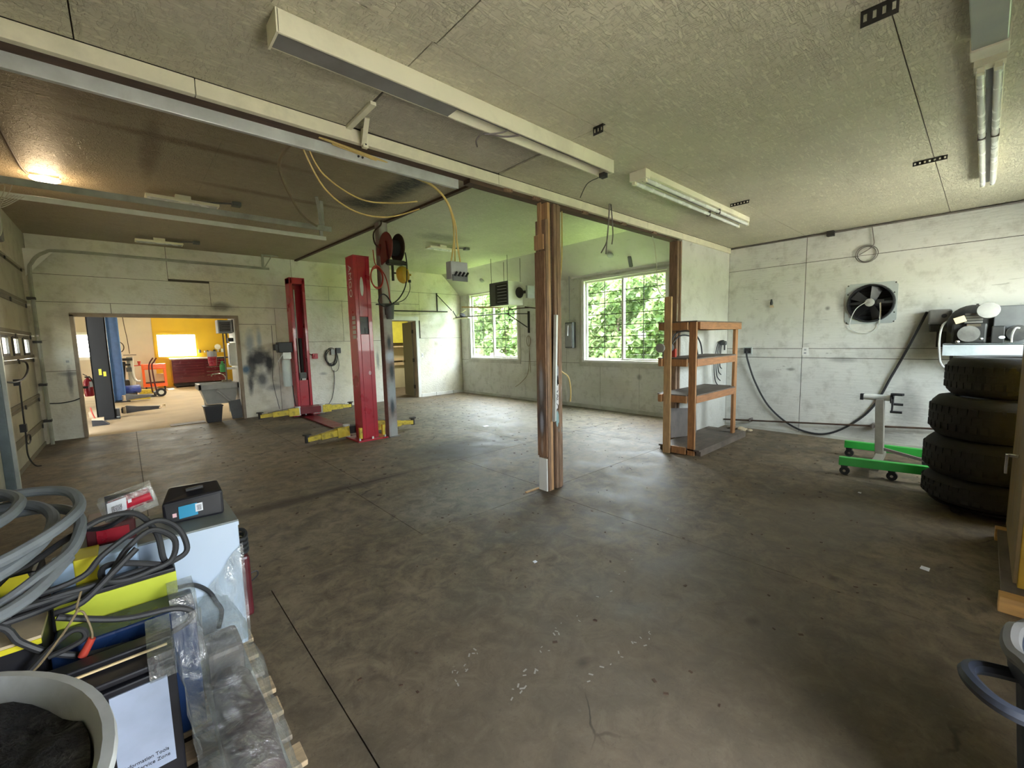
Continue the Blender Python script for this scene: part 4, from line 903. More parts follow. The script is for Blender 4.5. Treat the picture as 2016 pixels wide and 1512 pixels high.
k = MB().box(2.71, 3.02, 10.29, 10.302, .02, 2.98).box(2.71, 2.722, 10.0, 10.29, .02, 2.98).box(3.008, 3.02, 10.0, 10.29, .02, 2.98).box(2.722, 2.765, 10.0, 10.012, .02, 2.98).box(2.965, 3.008, 10.0, 10.012, .02, 2.98)
c2 = k.build('column', 'lift_red', t, bev=.004); c2['label'] = 'red open channel column standing against the far wall'
B(2.71, 3.02, 10.0, 10.302, 2.86, 2.99).build('top_cap', 'lift_red', c2); B(2.59, 3.14, 9.94, 10.40, 0, .02).build('base_plate', 'lift_red', t)
MB().cyl((2.83, 10.14, .7), (2.83, 10.14, 2.75), .012, seg=8).build('chain', 'galvanised', c2); MB().cyl((2.90, 10.18, .6), (2.90, 10.18, 1.7), .035, seg=10).build('ram', 'dark_steel', c2)
B(2.775, 2.955, 10.02, 10.2, .05, .78).build('carriage', 'lift_red', c2); B(2.80, 2.93, 10.005, 10.02, .82, .95).build('lock_cover', 'dark_grey_enamel', c2); B(2.83, 2.91, 10.0, 10.006, .78, .82).build('label_plate', 'lettering_white', c2)
for x in (2.66, 2.85, 3.08): MB().cyl((x, 9.97, .02), (x, 9.97, .05), .016, seg=6).build('anchor_bolt', 'galvanised', t)
B(2.72, 2.98, 7.02, 9.94, 0, .022).build('floor_cover', 'lift_red_dark', t)
def lift_arm(p, q, z0, name='swing_arm'):
    p, q = Vector((*p, z0)), Vector((*q, z0-.03)); d = (q-p).normalized(); L = (q-p).length
    a = MB().bar(p, p+d*L*.68, .10, .10).build(name, 'arm_yellow', t, bev=.004)
    MB().bar(p+d*L*.62, q, .07, .07).build('extension', 'arm_yellow', a, bev=.003)
    e = q; MB().cyl((e.x, e.y, e.z-.05), (e.x, e.y, e.z+.07), .035, seg=10).cyl((e.x, e.y, e.z+.07), (e.x, e.y, e.z+.085), .065, seg=12).build('pad', 'dark_steel', a)
    MB().cyl((p.x, p.y, p.z-.09), (p.x, p.y, p.z+.10), .055, seg=12).build('pivot', 'galvanised', a)
    sd = Vector((0, 0, 1)).cross(d); MB().tube([p+Vector((0, 0, .09)), p+d*L*.35+Vector((0, 0, .075)), p+d*L*.8+Vector((0, 0, .05))], .007, 5).build('restraint_rod', 'stained_steel', a)
    k = MB()
    for s_ in (-1, 1): k.bar(p+sd*s_*.06-d*.02, p+sd*s_*.06+d*.18, .012, .16)
    k.build('yoke', 'arm_yellow', a)
lift_arm((2.60, 6.98), (1.96, 6.90), .13); lift_arm((3.10, 7.06), (3.80, 6.95), .13); lift_arm((2.62, 9.72), (1.93, 9.82), .15); lift_arm((3.12, 9.72), (3.80, 9.86), .15)
B(2.60, 3.10, 6.92, 7.08, .08, .20).build('carriage', 'dark_steel', t); B(2.62, 3.12, 9.68, 9.98, .08, .22).build('carriage', 'lift_red_dark', t)
for x in (2.66, 3.04): B(x-.02, x+.02, 6.53, 6.58, .05, .22).build('guard', 'arm_yellow', t)
pu = B(2.42, 2.70, 10.05, 10.25, 1.40, 1.62).build('power_unit', 'black_plastic', t, bev=.015); B(2.36, 2.44, 10.08, 10.22, 1.45, 1.58).build('motor_cap', 'black_plastic', pu, bev=.01)
MB().box(2.50, 2.66, 10.05, 10.2, 1.26, 1.40).bar((2.50, 10.1, 1.36), (2.40, 10.08, 1.20), .02, .02).build('valve_block', 'galvanised', pu)
MB().lathe([(.075, 0), (.09, .03), (.09, .55), (.075, .58)], (2.58, 10.15, .66), (0, 0, 1), 16).build('oil_tank', 'tank_white', pu, True)
MB().tube([(2.66, 10.12, .68), (2.665, 10.1, .4), (2.69, 10.05, .14)], .010, 6).build('hydraulic_line', 'cord_black', pu)
# steel post with reels
sp = thing('steel_post', (3.19, 6.56, 0), 'square steel post spotted with cream and dark spray paint', 'post')
B(3.115, 3.265, 6.49, 6.63, 0, ZF-.03).build('tube', 'post_paint', sp, bev=.004); B(3.112, 3.30, 6.46, 6.66, 0, .012).build('base_plate', 'stained_steel', sp)
hr = thing('hose_reel', (3.22, 6.3, 2.8), 'dark red hose reel mounted high on the steel post', 'hose reel')
for x0, x1, mt in ((3.10, 3.12, 'reel_red'), (3.30, 3.32, 'rust_steel')): MB().lathe([(.03, 0), (.22, 0), (.225, .01), (.22, .02), (.03, .02)], (x0, 6.27, 3.02), (1, 0, 0), 26).build('flange', mt, hr, True)
MB().cyl((3.12, 6.27, 3.02), (3.30, 6.27, 3.02), .12, seg=20).build('hose_wrap', 'black_rubber', hr, True)
MB().prism([(-.10, -.20), (.10, -.26), (.12, -.10), (.03, .08), (-.06, .08)], .02, (3.07, 6.27, 3.02), (0, 1, 0), (0, 0, 1)).build('side_arm', 'reel_red', hr); B(3.07, 3.26, 6.40, 6.49, 2.92, 3.08).build('mount', 'reel_red', hr)
MB().box(3.10, 3.36, 6.16, 6.28, 2.76, 2.82).cyl((3.36, 6.2, 2.79), (3.41, 6.2, 2.79), .03, seg=8).build('hose_guide', 'dark_steel', hr)
MB().tube([(3.40, 6.2, 2.96), (3.42, 6.2, 2.75), (3.38, 6.2, 2.45), (3.28, 6.24, 2.25), (3.13, 6.26, 2.14), (3.02, 6.28, 2.12), (2.96, 6.3, 2.2), (3.02, 6.3, 2.30), (3.10, 6.3, 2.28), (3.17, 6.28, 2.16)], .010, 7).build('hose_tail', 'black_rubber', hr)
MB().tube([(3.10, 6.35, 3.0), (3.05, 6.5, 3.1), (3.06, 6.55, 3.28), (3.12, 6.42, 3.38), (3.14, 6.44, 3.45)], .012, 6).build('supply_hose', 'rust_steel', hr)
cr = thing('cord_reel', (3.36, 6.28, 2.48), 'round yellow cord reel hanging below the hose reel', 'cord reel')
MB().lathe([(.03, -.06), (.115, -.055), (.135, -.02), (.135, .02), (.115, .055), (.03, .06)], (3.37, 6.25, 2.62), (.55, -.83, .05), 22).build('housing', 'reel_yellow', cr, True)
for a in range(5): MB().sph((3.37+.034+.07*math.cos(a*1.256), 6.25-.052, 2.62+.075*math.sin(a*1.256)), .016, 8, 6).build('boss', 'reel_yellow', cr, True)
MB().box(3.20, 3.225, 6.26, 6.30, 2.52, 2.76).bar((3.20, 6.28, 2.76), (3.24, 6.49, 2.80), .03, .02).bar((3.21, 6.28, 2.64), (3.33, 6.28, 2.64), .03, .02).build('bracket', 'dark_steel', cr); B(3.44, 3.47, 6.18, 6.22, 2.50, 2.54).build('cord_guide', 'black_plastic', cr)
MB().tube([(3.455, 6.2, 2.50), (3.45, 6.2, 2.38), (3.38, 6.22, 2.25), (3.28, 6.25, 2.19), (3.18, 6.27, 2.18)], .006, 6).build('cord', 'cord_black', cr)
fn = thing('funnel_bucket', (3.17, 6.38, 1.93), 'dark funnel bucket with a cross bar fixed to the steel post', 'bucket')
MB().lathe([(.055, 0), (.07, .20), (.075, .22)], (3.19, 6.40, 1.93), (0, 0, 1), 14).build('tub', 'dark_grey_enamel', fn, True); MB().bar((2.95, 6.36, 2.15), (3.33, 6.36, 2.17), .04, .02).build('cross_bar', 'dark_steel', fn); B(3.15, 3.23, 6.45, 6.49, 2.0, 2.1).build('clamp', 'dark_steel', fn)
k = MB()
for j in range(5): k.tube([(3.045+.10*math.cos(a/10*2*PI)-.004*j, 6.50-.012*j, 2.58+(.15+.006*j)*math.sin(a/10*2*PI)) for a in range(10)], .011, 6, 4, True)
k.tube([(3.10, 6.46, 2.72), (3.17, 6.45, 2.60), (3.20, 6.42, 2.4), (3.20, 6.40, 2.16)], .008, 6).tube([(3.0, 6.48, 3.0), (3.02, 6.48, 2.8), (3.08, 6.47, 2.73)], .008, 6)
tag(k.build('air_hose', 'hose_red'), 'coiled red air hose between the red lift and the steel post', 'hose')
# ------------------------------------------------------------------ things on the far wall
k = MB(); R = random.Random(3)
for j in range(5):
    rx, rz = .12+.02*R.random(), .17+.05*R.random(); cx_, cz_ = 3.70+.02*R.uniform(-1, 1), 1.24+.03*R.uniform(-1, 1)
    k.tube([(cx_+rx*math.cos(a/10*2*PI), YFAR-.02-.008*j, cz_+rz*math.sin(a/10*2*PI)) for a in range(10)], .007, 6, 4, True)
k.tube([(3.84, YFAR-.03, 1.36), (3.88, YFAR-.03, 1.1), (3.84, YFAR-.03, .92), (3.72, YFAR-.03, .90), (3.68, YFAR-.03, 1.1)], .006, 5)
k.tube([(3.75, YFAR-.02, .92), (3.74, YFAR-.02, .60), (3.66, YFAR-.03, .25), (3.52, YFAR-.06, .06), (3.45, YFAR-.1, .012)], .007, 6)
cc = k.build('welder_cable', 'cord_black'); tag(cc, 'black power cable coiled on the far wall beside the lift', 'cable')
B(3.70, 3.79, YFAR-.06, YFAR, 1.30, 1.43).build('outlet_box', 'grey_enamel', cc); B(3.82, 3.93, YFAR-.07, YFAR, 1.33, 1.46).build('plug', 'black_plastic', cc)
rs = thing('lift_switch', (3.33, YFAR-.03, 1.22), 'small red switch box on the far wall', 'switch'); B(3.27, 3.39, YFAR-.06, YFAR, 1.22, 1.34).build('box', 'pack_red', rs, bev=.01); MB().cyl((3.33, YFAR-.06, 1.28), (3.33, YFAR-.08, 1.28), .03, seg=12).build('button', 'lift_red', rs); MB().tube([(3.27, YFAR-.03, 1.3), (3.18, YFAR-.03, 1.38), (3.12, YFAR-.04, 1.55)], .01, 6).build('lead', 'pack_dark_red', rs)
t = thing('light_switch', (6.23, YFAR, 1.13), 'white light switch plate beside the office door', 'switch'); B(6.195, 6.265, YFAR-.008, YFAR, 1.13, 1.24).build('plate', 'white_trim', t, bev=.002); B(6.222, 6.238, YFAR-.016, YFAR-.008, 1.17, 1.20).build('toggle', 'grey_enamel', t)
t = thing('wall_outlet', (5.03, YFAR, 1.36), 'white outlet plate between the red lift and the office door', 'outlet'); B(4.99, 5.07, YFAR-.008, YFAR, 1.34, 1.48).build('plate', 'white_trim', t, bev=.002); B(5.01, 5.05, YFAR-.011, YFAR-.008, 1.37, 1.40).build('socket', 'dark_steel', t)
t = thing('wall_outlet', (-.72, YFAR, 1.3), 'faded outlet plate beside the wide workshop opening', 'outlet'); B(-.80, -.70, YFAR-.008, YFAR, 1.30, 1.42).build('plate', 'cream_enamel', t, bev=.002); B(-.77, -.73, YFAR-.011, YFAR-.008, 1.34, 1.38).build('socket', 'grey_enamel', t)
tag(MB().tube([(XL+.02, YFAR-.01, .66), (-.9, YFAR-.015, .65), (-.75, YFAR-.015, .67), (-.65, YFAR-.012, .71)], .009, 6).build('low_conduit', 'cord_black'), 'thin dark cable along the far wall below the spray marks', 'cable')
tag(MB().tube([(2.46, YFAR-.01, 2.0), (2.45, YFAR-.012, 1.3), (2.40, YFAR-.012, .8), (2.49, YFAR-.02, .12)], .005, 5).build('wall_wire', 'cord_black'), 'thin wire hanging down over the black spray paint', 'wire')
wbk = thing('wall_bracket', (6.9, YFAR-.05, 2.4), 'dark triangular steel bracket and rod on the far wall above the door', 'bracket')
MB().box(6.765, 6.79, YFAR-.03, YFAR, 2.40, 2.94).build('upright', 'dark_steel', wbk); MB().bar((6.78, YFAR-.04, 2.88), (7.05, YFAR-.35, 2.43), .02, .02).build('brace', 'dark_steel', wbk); MB().cyl((5.25, YFAR-.05, 2.40), (7.10, YFAR-.05, 2.42), .016, seg=8).build('rod', 'dark_steel', wbk)
MB().tube([(5.3, YFAR-.03, 2.34), (5.7, YFAR-.03, 2.30), (6.3, YFAR-.03, 2.33), (6.7, YFAR-.03, 2.36)], .003, 4).build('wire', 'cord_black', wbk)
# rack in front of the far window
rk = thing('pipe_rack', (7.3, 8.9, 1.73), 'dark steel arm and rod in front of the far window', 'rack')
MB().cyl((7.2, 10.35, 2.24), (7.2, 8.05, 2.22), .014, seg=8).build('rod', 'dark_steel', rk); MB().bar((7.2, 8.1, 2.22), (7.54, 7.72, 1.86), .025, .025).build('brace', 'dark_steel', rk); B(XR-.034, XR-.004, 7.69, 7.74, 1.72, 2.26).build('upright', 'dark_steel', rk); MB().bar((7.2, 8.06, 2.21), (XR-.015, 7.72, 2.20), .02, .02).build('arm', 'dark_steel', rk)
MB().bar((7.08, YFAR-.36, 2.42), (7.2, 10.3, 2.24), .02, .02).build('link', 'dark_steel', rk)
t = thing('batten_lamp', (7.2, 10.05, 2.2), 'short white lamp batten with a black shade on the rod by the corner', 'lamp'); B(7.16, 7.24, 9.70, 10.42, 2.19, 2.225).build('batten', 'fixture_white', t); MB().lathe([(.02, 0), (.07, .02), (.09, .08), (.085, .09)], (7.2, 10.05, 2.23), (0, -.6, .8), 12).build('shade', 'black_plastic', t, True)
MB().bar((7.2, 10.4, 2.25), (7.2, 9.85, 2.42), .03, .008).build('strap', 'fixture_white', t)
tag(MB().bar((7.12, 9.85, 2.50), (6.98, 8.05, 2.36), .11, .035).build('plank', 'pale_lumber'), 'long pale plank reaching from the corner to the hanging heater', 'plank')
# hanging unit heater
ht = thing('unit_heater', (6.82, 7.68, 2.36), 'white and black unit heater hung on rods before the window', 'heater')
B(6.60, 7.06, 7.36, 8.02, 2.36, 2.90).build('housing', 'cream_enamel', ht, bev=.01)
B(6.588, 6.60, 7.36, 8.02, 2.36, 2.90).build('front_panel', 'dark_grey_enamel', ht)
B(6.583, 6.589, 7.39, 7.80, 2.40, 2.85).build('grille_recess', 'black_plastic', ht)
for j in range(6): MB().box(-.012, .012, 7.40, 7.72, -.002, .002, Matrix.Translation((6.578, 0, 2.44+.072*j)) @ Matrix.Rotation(math.radians(35), 4, 'Y')).build('louvre', 'grey_enamel', ht)
for (x, y) in ((6.62, 7.98), (6.62, 7.40), (7.02, 7.98), (7.02, 7.40)): MB().cyl((x, y, 2.90), (x, y, ZF+.004 if x < 6.9 else ZF-.03), .006, seg=6).build('hanger_rod', 'dark_steel', ht)
MB().lathe([(.13, 0), (.08, .06), (.05, .10)], (6.95, 7.36, 2.65), (0, -1, 0), 14).cyl((6.95, 7.26, 2.65), (6.98, 7.10, 2.65), .035, seg=10).build('fan_cowl', 'dark_steel', ht, True); B(6.90, 7.12, 7.04, 7.10, 2.5, 2.78).build('motor_plate', 'grey_enamel', ht)
MB().tube([(7.06, 7.30, 2.32), (7.1, 7.2, 2.30), (7.3, 7.1, 2.28), (XR, 7.1, 2.28)], .014, 6).tube([(6.95, 7.75, 2.36), (6.95, 7.75, 2.15)], .012, 6, 1).tube([(6.95, 7.75, 2.29), (6.97, 7.4, 2.29), (7.0, 7.05, 2.285)], .012, 6, 2).build('gas_pipe', 'rust_steel', ht)
MB().tube([(XR-.02, 7.03, 2.29), (XR-.03, 7.03, 1.9), (XR-.03, 7.0, 1.55), (XR-.04, 6.85, 1.33), (XR-.06, 6.62, 1.27)], .008, 6).build('gas_hose', 'cord_black', ht); MB().sph((XR-.06, 6.62, 1.27), .02, 8, 6).build('hose_end', 'black_plastic', ht)
# window-wall bits
cw = MB().tube([(XR-.03+0, 7.72+.07*math.cos(a/10*2*PI), 1.52+.13*math.sin(a/10*2*PI)) for a in range(10)], .007, 5, 4, True).tube([(XR-.03, 7.72, 1.64), (XR-.03, 7.70, 1.2), (XR-.04, 7.76, .7), (XR-.06, 8.0, .45), (XR-.08, 8.2, .33)], .007, 6).tube([(XR-.03, 7.70, 1.35), (XR-.03, 7.66, .72)], .007, 6, 1).build('hanging_lead', 'wire_tan'); tag(cw, 'tan wire looped and hanging under the far window', 'wire')
eb = thing('switch_box', (XR-.06, 6.33, 1.33), 'grey electrical disconnect box between the windows', 'switch box'); B(XR-.12, XR, 6.22, 6.44, 1.34, 1.92).build('box', 'dark_grey_enamel', eb, bev=.01); B(XR-.126, XR-.12, 6.24, 6.42, 1.37, 1.89).build('cover', 'grey_enamel', eb); MB().bar((XR-.14, 6.33, 1.85), (XR-.16, 6.33, 1.62), .02, .02).build('lever', 'paper_white', eb); MB().cyl((XR-.05, 6.36, 1.92), (XR-.05, 6.36, 2.95), .012, seg=6).build('conduit', 'grey_enamel', eb)
def round_box(x, y, z, label):
    t = thing('junction_box', (x, y, z), label, 'junction box'); MB().lathe([(.07, 0), (.07, .03), (.05, .05), (.02, .055)], (x, y, z), (-.64, 0, -.77), 14).build('body', 'grey_enamel', t, True); MB().lathe([(.085, -.004), (.085, .006)], (x, y, z), (-.64, 0, -.77), 14).build('ring', 'stained_steel', t)
round_box(7.30, 5.08, 3.20, 'round grey junction box on the soffit behind the hanging wires'); round_box(7.32, 9.2, 3.18, 'round grey junction box on the soffit above the far window')
tag(MB().box(-.02, .02, -.03, .03, 0, .22, Matrix.Translation((7.50, 4.74, 2.93)) @ Matrix.Rotation(math.radians(-38), 4, 'Y') @ Matrix.Rotation(math.radians(12), 4, 'X')).build('strap_iron', 'dark_grey_enamel'), 'short dark strap iron on the soffit above the large window', 'bracket')
# far-bay ceiling lights (off)
def small_fix(x, y, w_, label):
    t = thing('ceiling_light', (x, y, ZF-.09), label, 'light'); B(x-w_/2, x+w_/2, y-.10, y+.10, ZF-.085, ZF-.055).build('reflector', 'fixture_white', t, bev=.004); B(x-.08, x+.08, y-.05, y+.05, ZF-.06, ZF).build('stem_box', 'fixture_white', t)
    B(x-w_/2+.02, x+w_/2-.02, y-.07, y+.07, ZF-.09, ZF-.085).build('lens', 'tube_off', t); MB().tube([(x+.1, y, ZF-.05), (x+w_/2+.05, y-.05, ZF-.02), (x+w_/2+.16, y-.1, ZF-.02)], .01, 6).box(x+w_/2+.14, x+w_/2+.24, y-.16, y-.06, ZF-.05, ZF).build('feed_box', 'dark_grey_enamel', t)
small_fix(.72, 7.0, .75, 'dusty unlit tube light under the brown ceiling before the tracks'); small_fix(.62, 9.9, .66, 'dusty unlit tube light near the far wall ceiling'); small_fix(4.92, 7.45, .66, 'unlit white tube light on the pale ceiling near the heater')

# ================================================================== NEAR BAY: POST, SHELVES, CEILING FIXTURES
pt = thing('support_post', (3.21, 2.96, 0), 'built-up timber post of old brown boards holding the header beam', 'post')
xs = [3.09, 3.131, 3.171, 3.212, 3.252, 3.292, 3.33]
mts = ['old_lumber', 'fresh_lumber', 'dark_lumber', 'old_lumber', 'old_lumber', 'old_lumber']
offs = [.0, .012, .028, .004, .0, .018]
for i in range(6): B(xs[i]+.0015, xs[i+1]-.0015, 2.892+offs[i], 3.03-(.01 if i % 2 else 0), 0, 2.865 if i != 0 else 2.70).build('board', mts[i], pt, bev=.004)
B(3.074, 3.0895, 2.90, 3.03, .36, 2.40).build('board', 'post_face', pt, bev=.003); B(3.074, 3.0895, 2.905, 3.02, .0, .34).build('board', 'white_trim', pt, bev=.003)
B(3.070, 3.0895, 2.91, 3.03, 2.42, 2.56).build('block', 'fresh_lumber', pt, bev=.003); B(3.078, 3.0895, 2.94, 2.99, 2.56, 2.86).build('board', 'fresh_lumber', pt, bev=.003)
B(3.132, 3.17, 2.9, 2.904, 0, .95).build('board', 'fresh_lumber', pt)
def patch(parent, cx, cz, rx, rz, y, mt, seed, name='paint_patch'):
    R = random.Random(seed); n = 22
    P = [(rx*math.cos(2*PI*i/n)*(1+.22*R.uniform(-1, 1)), rz*math.sin(2*PI*i/n)*(1+.15*R.uniform(-1, 1))) for i in range(n)]
    MB().prism(P, .0012, (cx, y, cz), (1, 0, 0), (0, 0, 1)).build(name, mt, parent)
for (cx, cz, rx, rz, mt, sd) in ((3.225, 1.02, .035, .20, 'spray_white', 1), (3.272, .98, .022, .17, 'spray_grey', 2), (3.275, 1.02, .02, .12, 'spray_white', 7), (3.232, .74, .022, .08, 'spray_teal', 3), (3.275, .62, .022, .06, 'spray_teal', 4), (3.235, 1.27, .012, .018, 'spray_white', 5), (3.24, 1.18, .03, .1, 'spray_grey', 8)): patch(pt, cx, cz, rx, rz, 2.8945, mt, sd)
k = MB(); yy = 2.8915
k.tube([(3.238, yy, 1.08), (3.222, yy, 1.09), (3.214, yy, 1.05), (3.228, yy, 1.01), (3.24, yy, 1.03)], .003, 5).tube([(3.212, yy, 1.0), (3.238, yy, .97), (3.212, yy, .93), (3.240, yy, .94)], .003, 5).tube([(3.212, yy, .90), (3.212, yy, .84), (3.236, yy, .83), (3.240, yy, .87), (3.214, yy, .90)], .003, 5)
k.build('scrawled_lettering', 'ink', pt)
ai = MB().bar((3.172, 2.884, .72), (3.215, 2.884, 1.79), .008, .055, (1, 0, 0)).bar((3.150, 2.868, .72), (3.193, 2.868, 1.79), .03, .006, (1, 0, 0)).build('angle_iron', 'galvanised'); tag(ai, 'grey galvanised angle strip leaning along the timber post', 'metal strip')
for z in (1.60, 1.66, 1.72): MB().cyl((3.207, 2.882, z), (3.207, 2.877, z), .008, seg=8).build('hole', 'dark_steel', ai)
# ------------------------------------------------------------------ shelving unit
su = thing('shelving_unit', (6.0, 2.65, 0), 'rough wooden shelving unit with four levels against the partition', 'shelving')
B(5.25, 5.285, 2.725, 2.82, 0, 2.06).build('post', 'pale_lumber', su, bev=.004); B(5.33, 5.37, 2.43, 2.52, 0, 1.73).build('post', 'shelf_lumber', su, bev=.004); B(6.63, 6.72, 2.44, 2.48, 0, 1.735).build('post', 'shelf_lumber', su, bev=.004)
for (z, nm) in ((1.735, 'top'), (1.265, 'mid'), (.79, 'low')):
    B(5.372, 6.628, 2.425, 2.463, z-.105, z-.012).build('front_rail', 'shelf_lumber_x', su, bev=.004) if nm != 'top' else B(5.372, 6.73, 2.398, 2.438, z-.105, z-.012).build('front_rail', 'shelf_lumber_x', su, bev=.004)
    B(5.288, 5.326, 2.525, 2.90, z-.105, z-.012).build('side_rail', 'shelf_lumber', su, bev=.004); B(6.69, 6.728, 2.482, 2.90, z-.105, z-.012).build('side_rail', 'shelf_lumber', su, bev=.004)
    B(5.288, 6.73, 2.885, 2.92, z-.105, z-.012).build('back_rail', 'shelf_lumber_x', su, bev=.004)
    B(5.286, 6.735, 2.40 if nm == 'top' else 2.525, 2.925, z-.012, z+.003).build('shelf_board', 'shelf_board', su)
    if nm != 'top': B(5.372, 6.628, 2.425, 2.525, z-.012, z+.003).build('shelf_board', 'shelf_board', su)
B(5.33, 6.92, 2.36, 2.92, .065, .085).build('shelf_board', 'shelf_board', su); B(5.372, 6.92, 2.36, 2.42, 0, .065).build('skid', 'shelf_board', su); B(5.29, 5.325, 2.53, 2.72, .01, .10).build('side_rail', 'shelf_lumber', su); B(5.372, 6.92, 2.85, 2.92, 0, .065).build('skid', 'shelf_board', su)
B(5.21, 5.288, 2.83, 2.87, 1.16, 1.26).build('rail_end', 'shelf_lumber', su); B(5.21, 5.288, 2.83, 2.87, .69, .79).build('rail_end', 'shelf_lumber', su)
tag(MB().bar((5.95, 2.86, .09), (6.0, 2.90, .50), .8, .006, (0, 1, 0)).build('sheet_metal', 'stained_steel'), 'dirty grey metal sheet standing on the lowest shelf', 'sheet metal')
gd_ = thing('bench_grinder', (5.42, 2.82, 1.268), 'small bench grinder on the middle shelf of the wooden unit', 'grinder')
MB().cyl((5.30, 2.86, 1.40), (5.50, 2.86, 1.40), .055, seg=14).build('motor', 'dark_grey_enamel', gd_, True); B(5.36, 5.46, 2.82, 2.90, 1.268, 1.36).build('base', 'grey_enamel', gd_); MB().cyl((5.22, 2.86, 1.40), (5.25, 2.86, 1.40), .06, seg=14).build('wheel', 'dusty_grey', gd_); MB().cyl((5.24, 2.86, 1.40), (5.31, 2.86, 1.40), .012, seg=8).build('shaft', 'chrome', gd_); B(5.52, 5.56, 2.80, 2.9, 1.268, 1.38).build('guard', 'hose_red', gd_)
tag(B(5.62, 5.70, 2.60, 2.66, 1.268, 1.47).build('wood_block', 'pale_lumber', bev=.004), 'upright pale wood block on the middle shelf', 'block')
k = MB().tube([(5.50, 2.86, 1.42), (5.6, 2.84, 1.58), (5.8, 2.8, 1.62), (6.0, 2.76, 1.58), (6.1, 2.72, 1.45), (6.12, 2.70, 1.29)], .010, 6).tube([(5.48, 2.84, 1.42), (5.6, 2.8, 1.54), (5.75, 2.76, 1.56), (5.9, 2.72, 1.50), (5.98, 2.70, 1.29)], .010, 6)
tag(k.build('grinder_cord', 'cord_black'), 'black cords arching over the middle shelf', 'cord')
k = MB()
for j in range(4): k.tube([(7.30+.012*j, 2.915-.012*j, 1.46), (7.14+.05*j, 2.90, 1.40), (7.02+.075*j, 2.90, 1.1), (7.08+.06*j, 2.90, .82+.07*j), (7.26+.02*j, 2.90, .70+.10*j)], .008, 6)
k.tube([(7.30, 2.90, 1.46), (7.40, 2.9, 1.44), (7.42, 2.9, 1.30)], .011, 6)
hc = k.build('hung_cable', 'cord_black'); tag(hc, 'thick black cable hung on the partition behind the shelving', 'cable'); MB().cyl((7.32, 2.93, 1.42), (7.32, 2.84, 1.42), .035, seg=10).build('hook', 'dark_grey_enamel', hc)
# ------------------------------------------------------------------ ceiling fixtures of the near bay
l1 = thing('strip_light', (1.85, 2.17, ZN-.1), 'long white strip light housing with no tubes near the hatch', 'light')
B(.60, 3.06, 2.10, 2.112, ZN-.10, ZN-.001).build('side_panel', 'fixture_white', l1, bev=.002); B(.60, 3.06, 2.235, 2.247, ZN-.09, ZN-.001).build('side_panel', 'fixture_white', l1, bev=.002); B(.60, 3.06, 2.112, 2.235, ZN-.03, ZN-.018).build('tray', 'fixture_inner', l1); B(.60, 1.55, 2.112, 2.235, ZN-.092, ZN-.084).build('cover', 'fixture_inner', l1)
B(.595, .605, 2.10, 2.247, ZN-.10, ZN-.001).build('end_cap', 'fixture_white', l1); B(3.055, 3.065, 2.10, 2.247, ZN-.10, ZN-.001).build('end_cap', 'fixture_white', l1)
for x in (3.0, 3.03): MB().box(x, x+.02, 2.15, 2.2, ZN-.125, ZN-.09).build('lamp_socket', 'dark_steel', l1)
MB().tube([(2.05, 2.13, ZN-.09), (1.95, 2.18, ZN-.11), (1.84, 2.25, ZN-.10), (1.80, 2.28, ZN-.14), (1.82, 2.30, ZN-.17)], .006, 5).tube([(1.98, 2.12, ZN-.06), (1.92, 2.16, ZN-.10), (1.82, 2.22, ZN-.12)], .005, 5).build('loose_wire', 'stained_steel', l1)
MB().tube([(3.05, 2.24, ZN-.10), (2.95, 2.28, ZN-.16), (2.88, 2.30, ZN-.28)], .003, 5).build('loose_wire', 'cord_black', l1)
def tube_light(x0, x1, y0, y1, label, clips):
    t = thing('strip_light', ((x0+x1)/2, (y0+y1)/2, ZN-.11), label, 'light')
    B(x0, x1, y0, y1, ZN-.055, ZN-.001).build('housing', 'fixture_white', t, bev=.004); ym = (y0+y1)/2
    B(x0+.05, x1-.03, ym-.022, ym+.022, ZN-.062, ZN-.055).build('ballast_cover', 'fixture_inner', t)
    for y in (y0+.022, y1-.022):
        MB().cyl((x0+.04, y, ZN-.082), (x1-.02, y, ZN-.082), .018, seg=10).build('tube', 'tube_off', t, True)
        B(x0+.01, x0+.05, y-.014, y+.014, ZN-.10, ZN-.055).build('lamp_socket', 'fixture_white', t)
        B(x1-.03, x1, y-.014, y+.014, ZN-.10, ZN-.055).build('lamp_socket', 'fixture_white', t)
        for c in clips: B(c, c+.012, y-.021, y+.021, ZN-.104, ZN-.055).build('clip', 'stained_steel', t)
    B(x0-.01, x0+.06, y0-.004, y1+.004, ZN-.075, ZN-.001).build('end_cap', 'fixture_white', t)
    return t
tube_light(3.42, 5.82, 2.02, 2.17, 'two-tube strip light on the ceiling between the post and the fan wall', (4.95,)); tube_light(3.42, 6.15, .012, .118, 'two-tube strip light on the ceiling above the tires', (4.6,))
t = thing('ceiling_light', (2.6, .065, ZN-.12), 'covered grey green ceiling light end to end with the strip above the tires', 'light')
B(1.2, 3.22, .005, .125, ZN-.10, ZN-.001).build('diffuser', 'diffuser_grey', t, bev=.006); B(3.14, 3.25, .0, .13, ZN-.11, ZN-.001).build('end_cap', 'fixture_white', t, bev=.004)
def perf(x, y0, y1, nm, label, drop=.035):
    t = thing('perforated_strap', (x, (y0+y1)/2, ZN-drop), label, 'bracket')
    n = max(3, int((y1-y0)/.03)); hs_ = [(y0+(y1-y0)*(j+.3)/n, y0+(y1-y0)*(j+.7)/n, ZN-drop*.72, ZN-drop*.25) for j in range(n)]
    k = MB()
    for (a, b, c, d) in cut((y0, y1, ZN-drop, ZN), hs_): k.box(x, x+.004, a, b, c, d)
    k.box(x, x+.03, y0, y1, ZN-.003, ZN); k.build('strap', 'dark_steel', t); return t
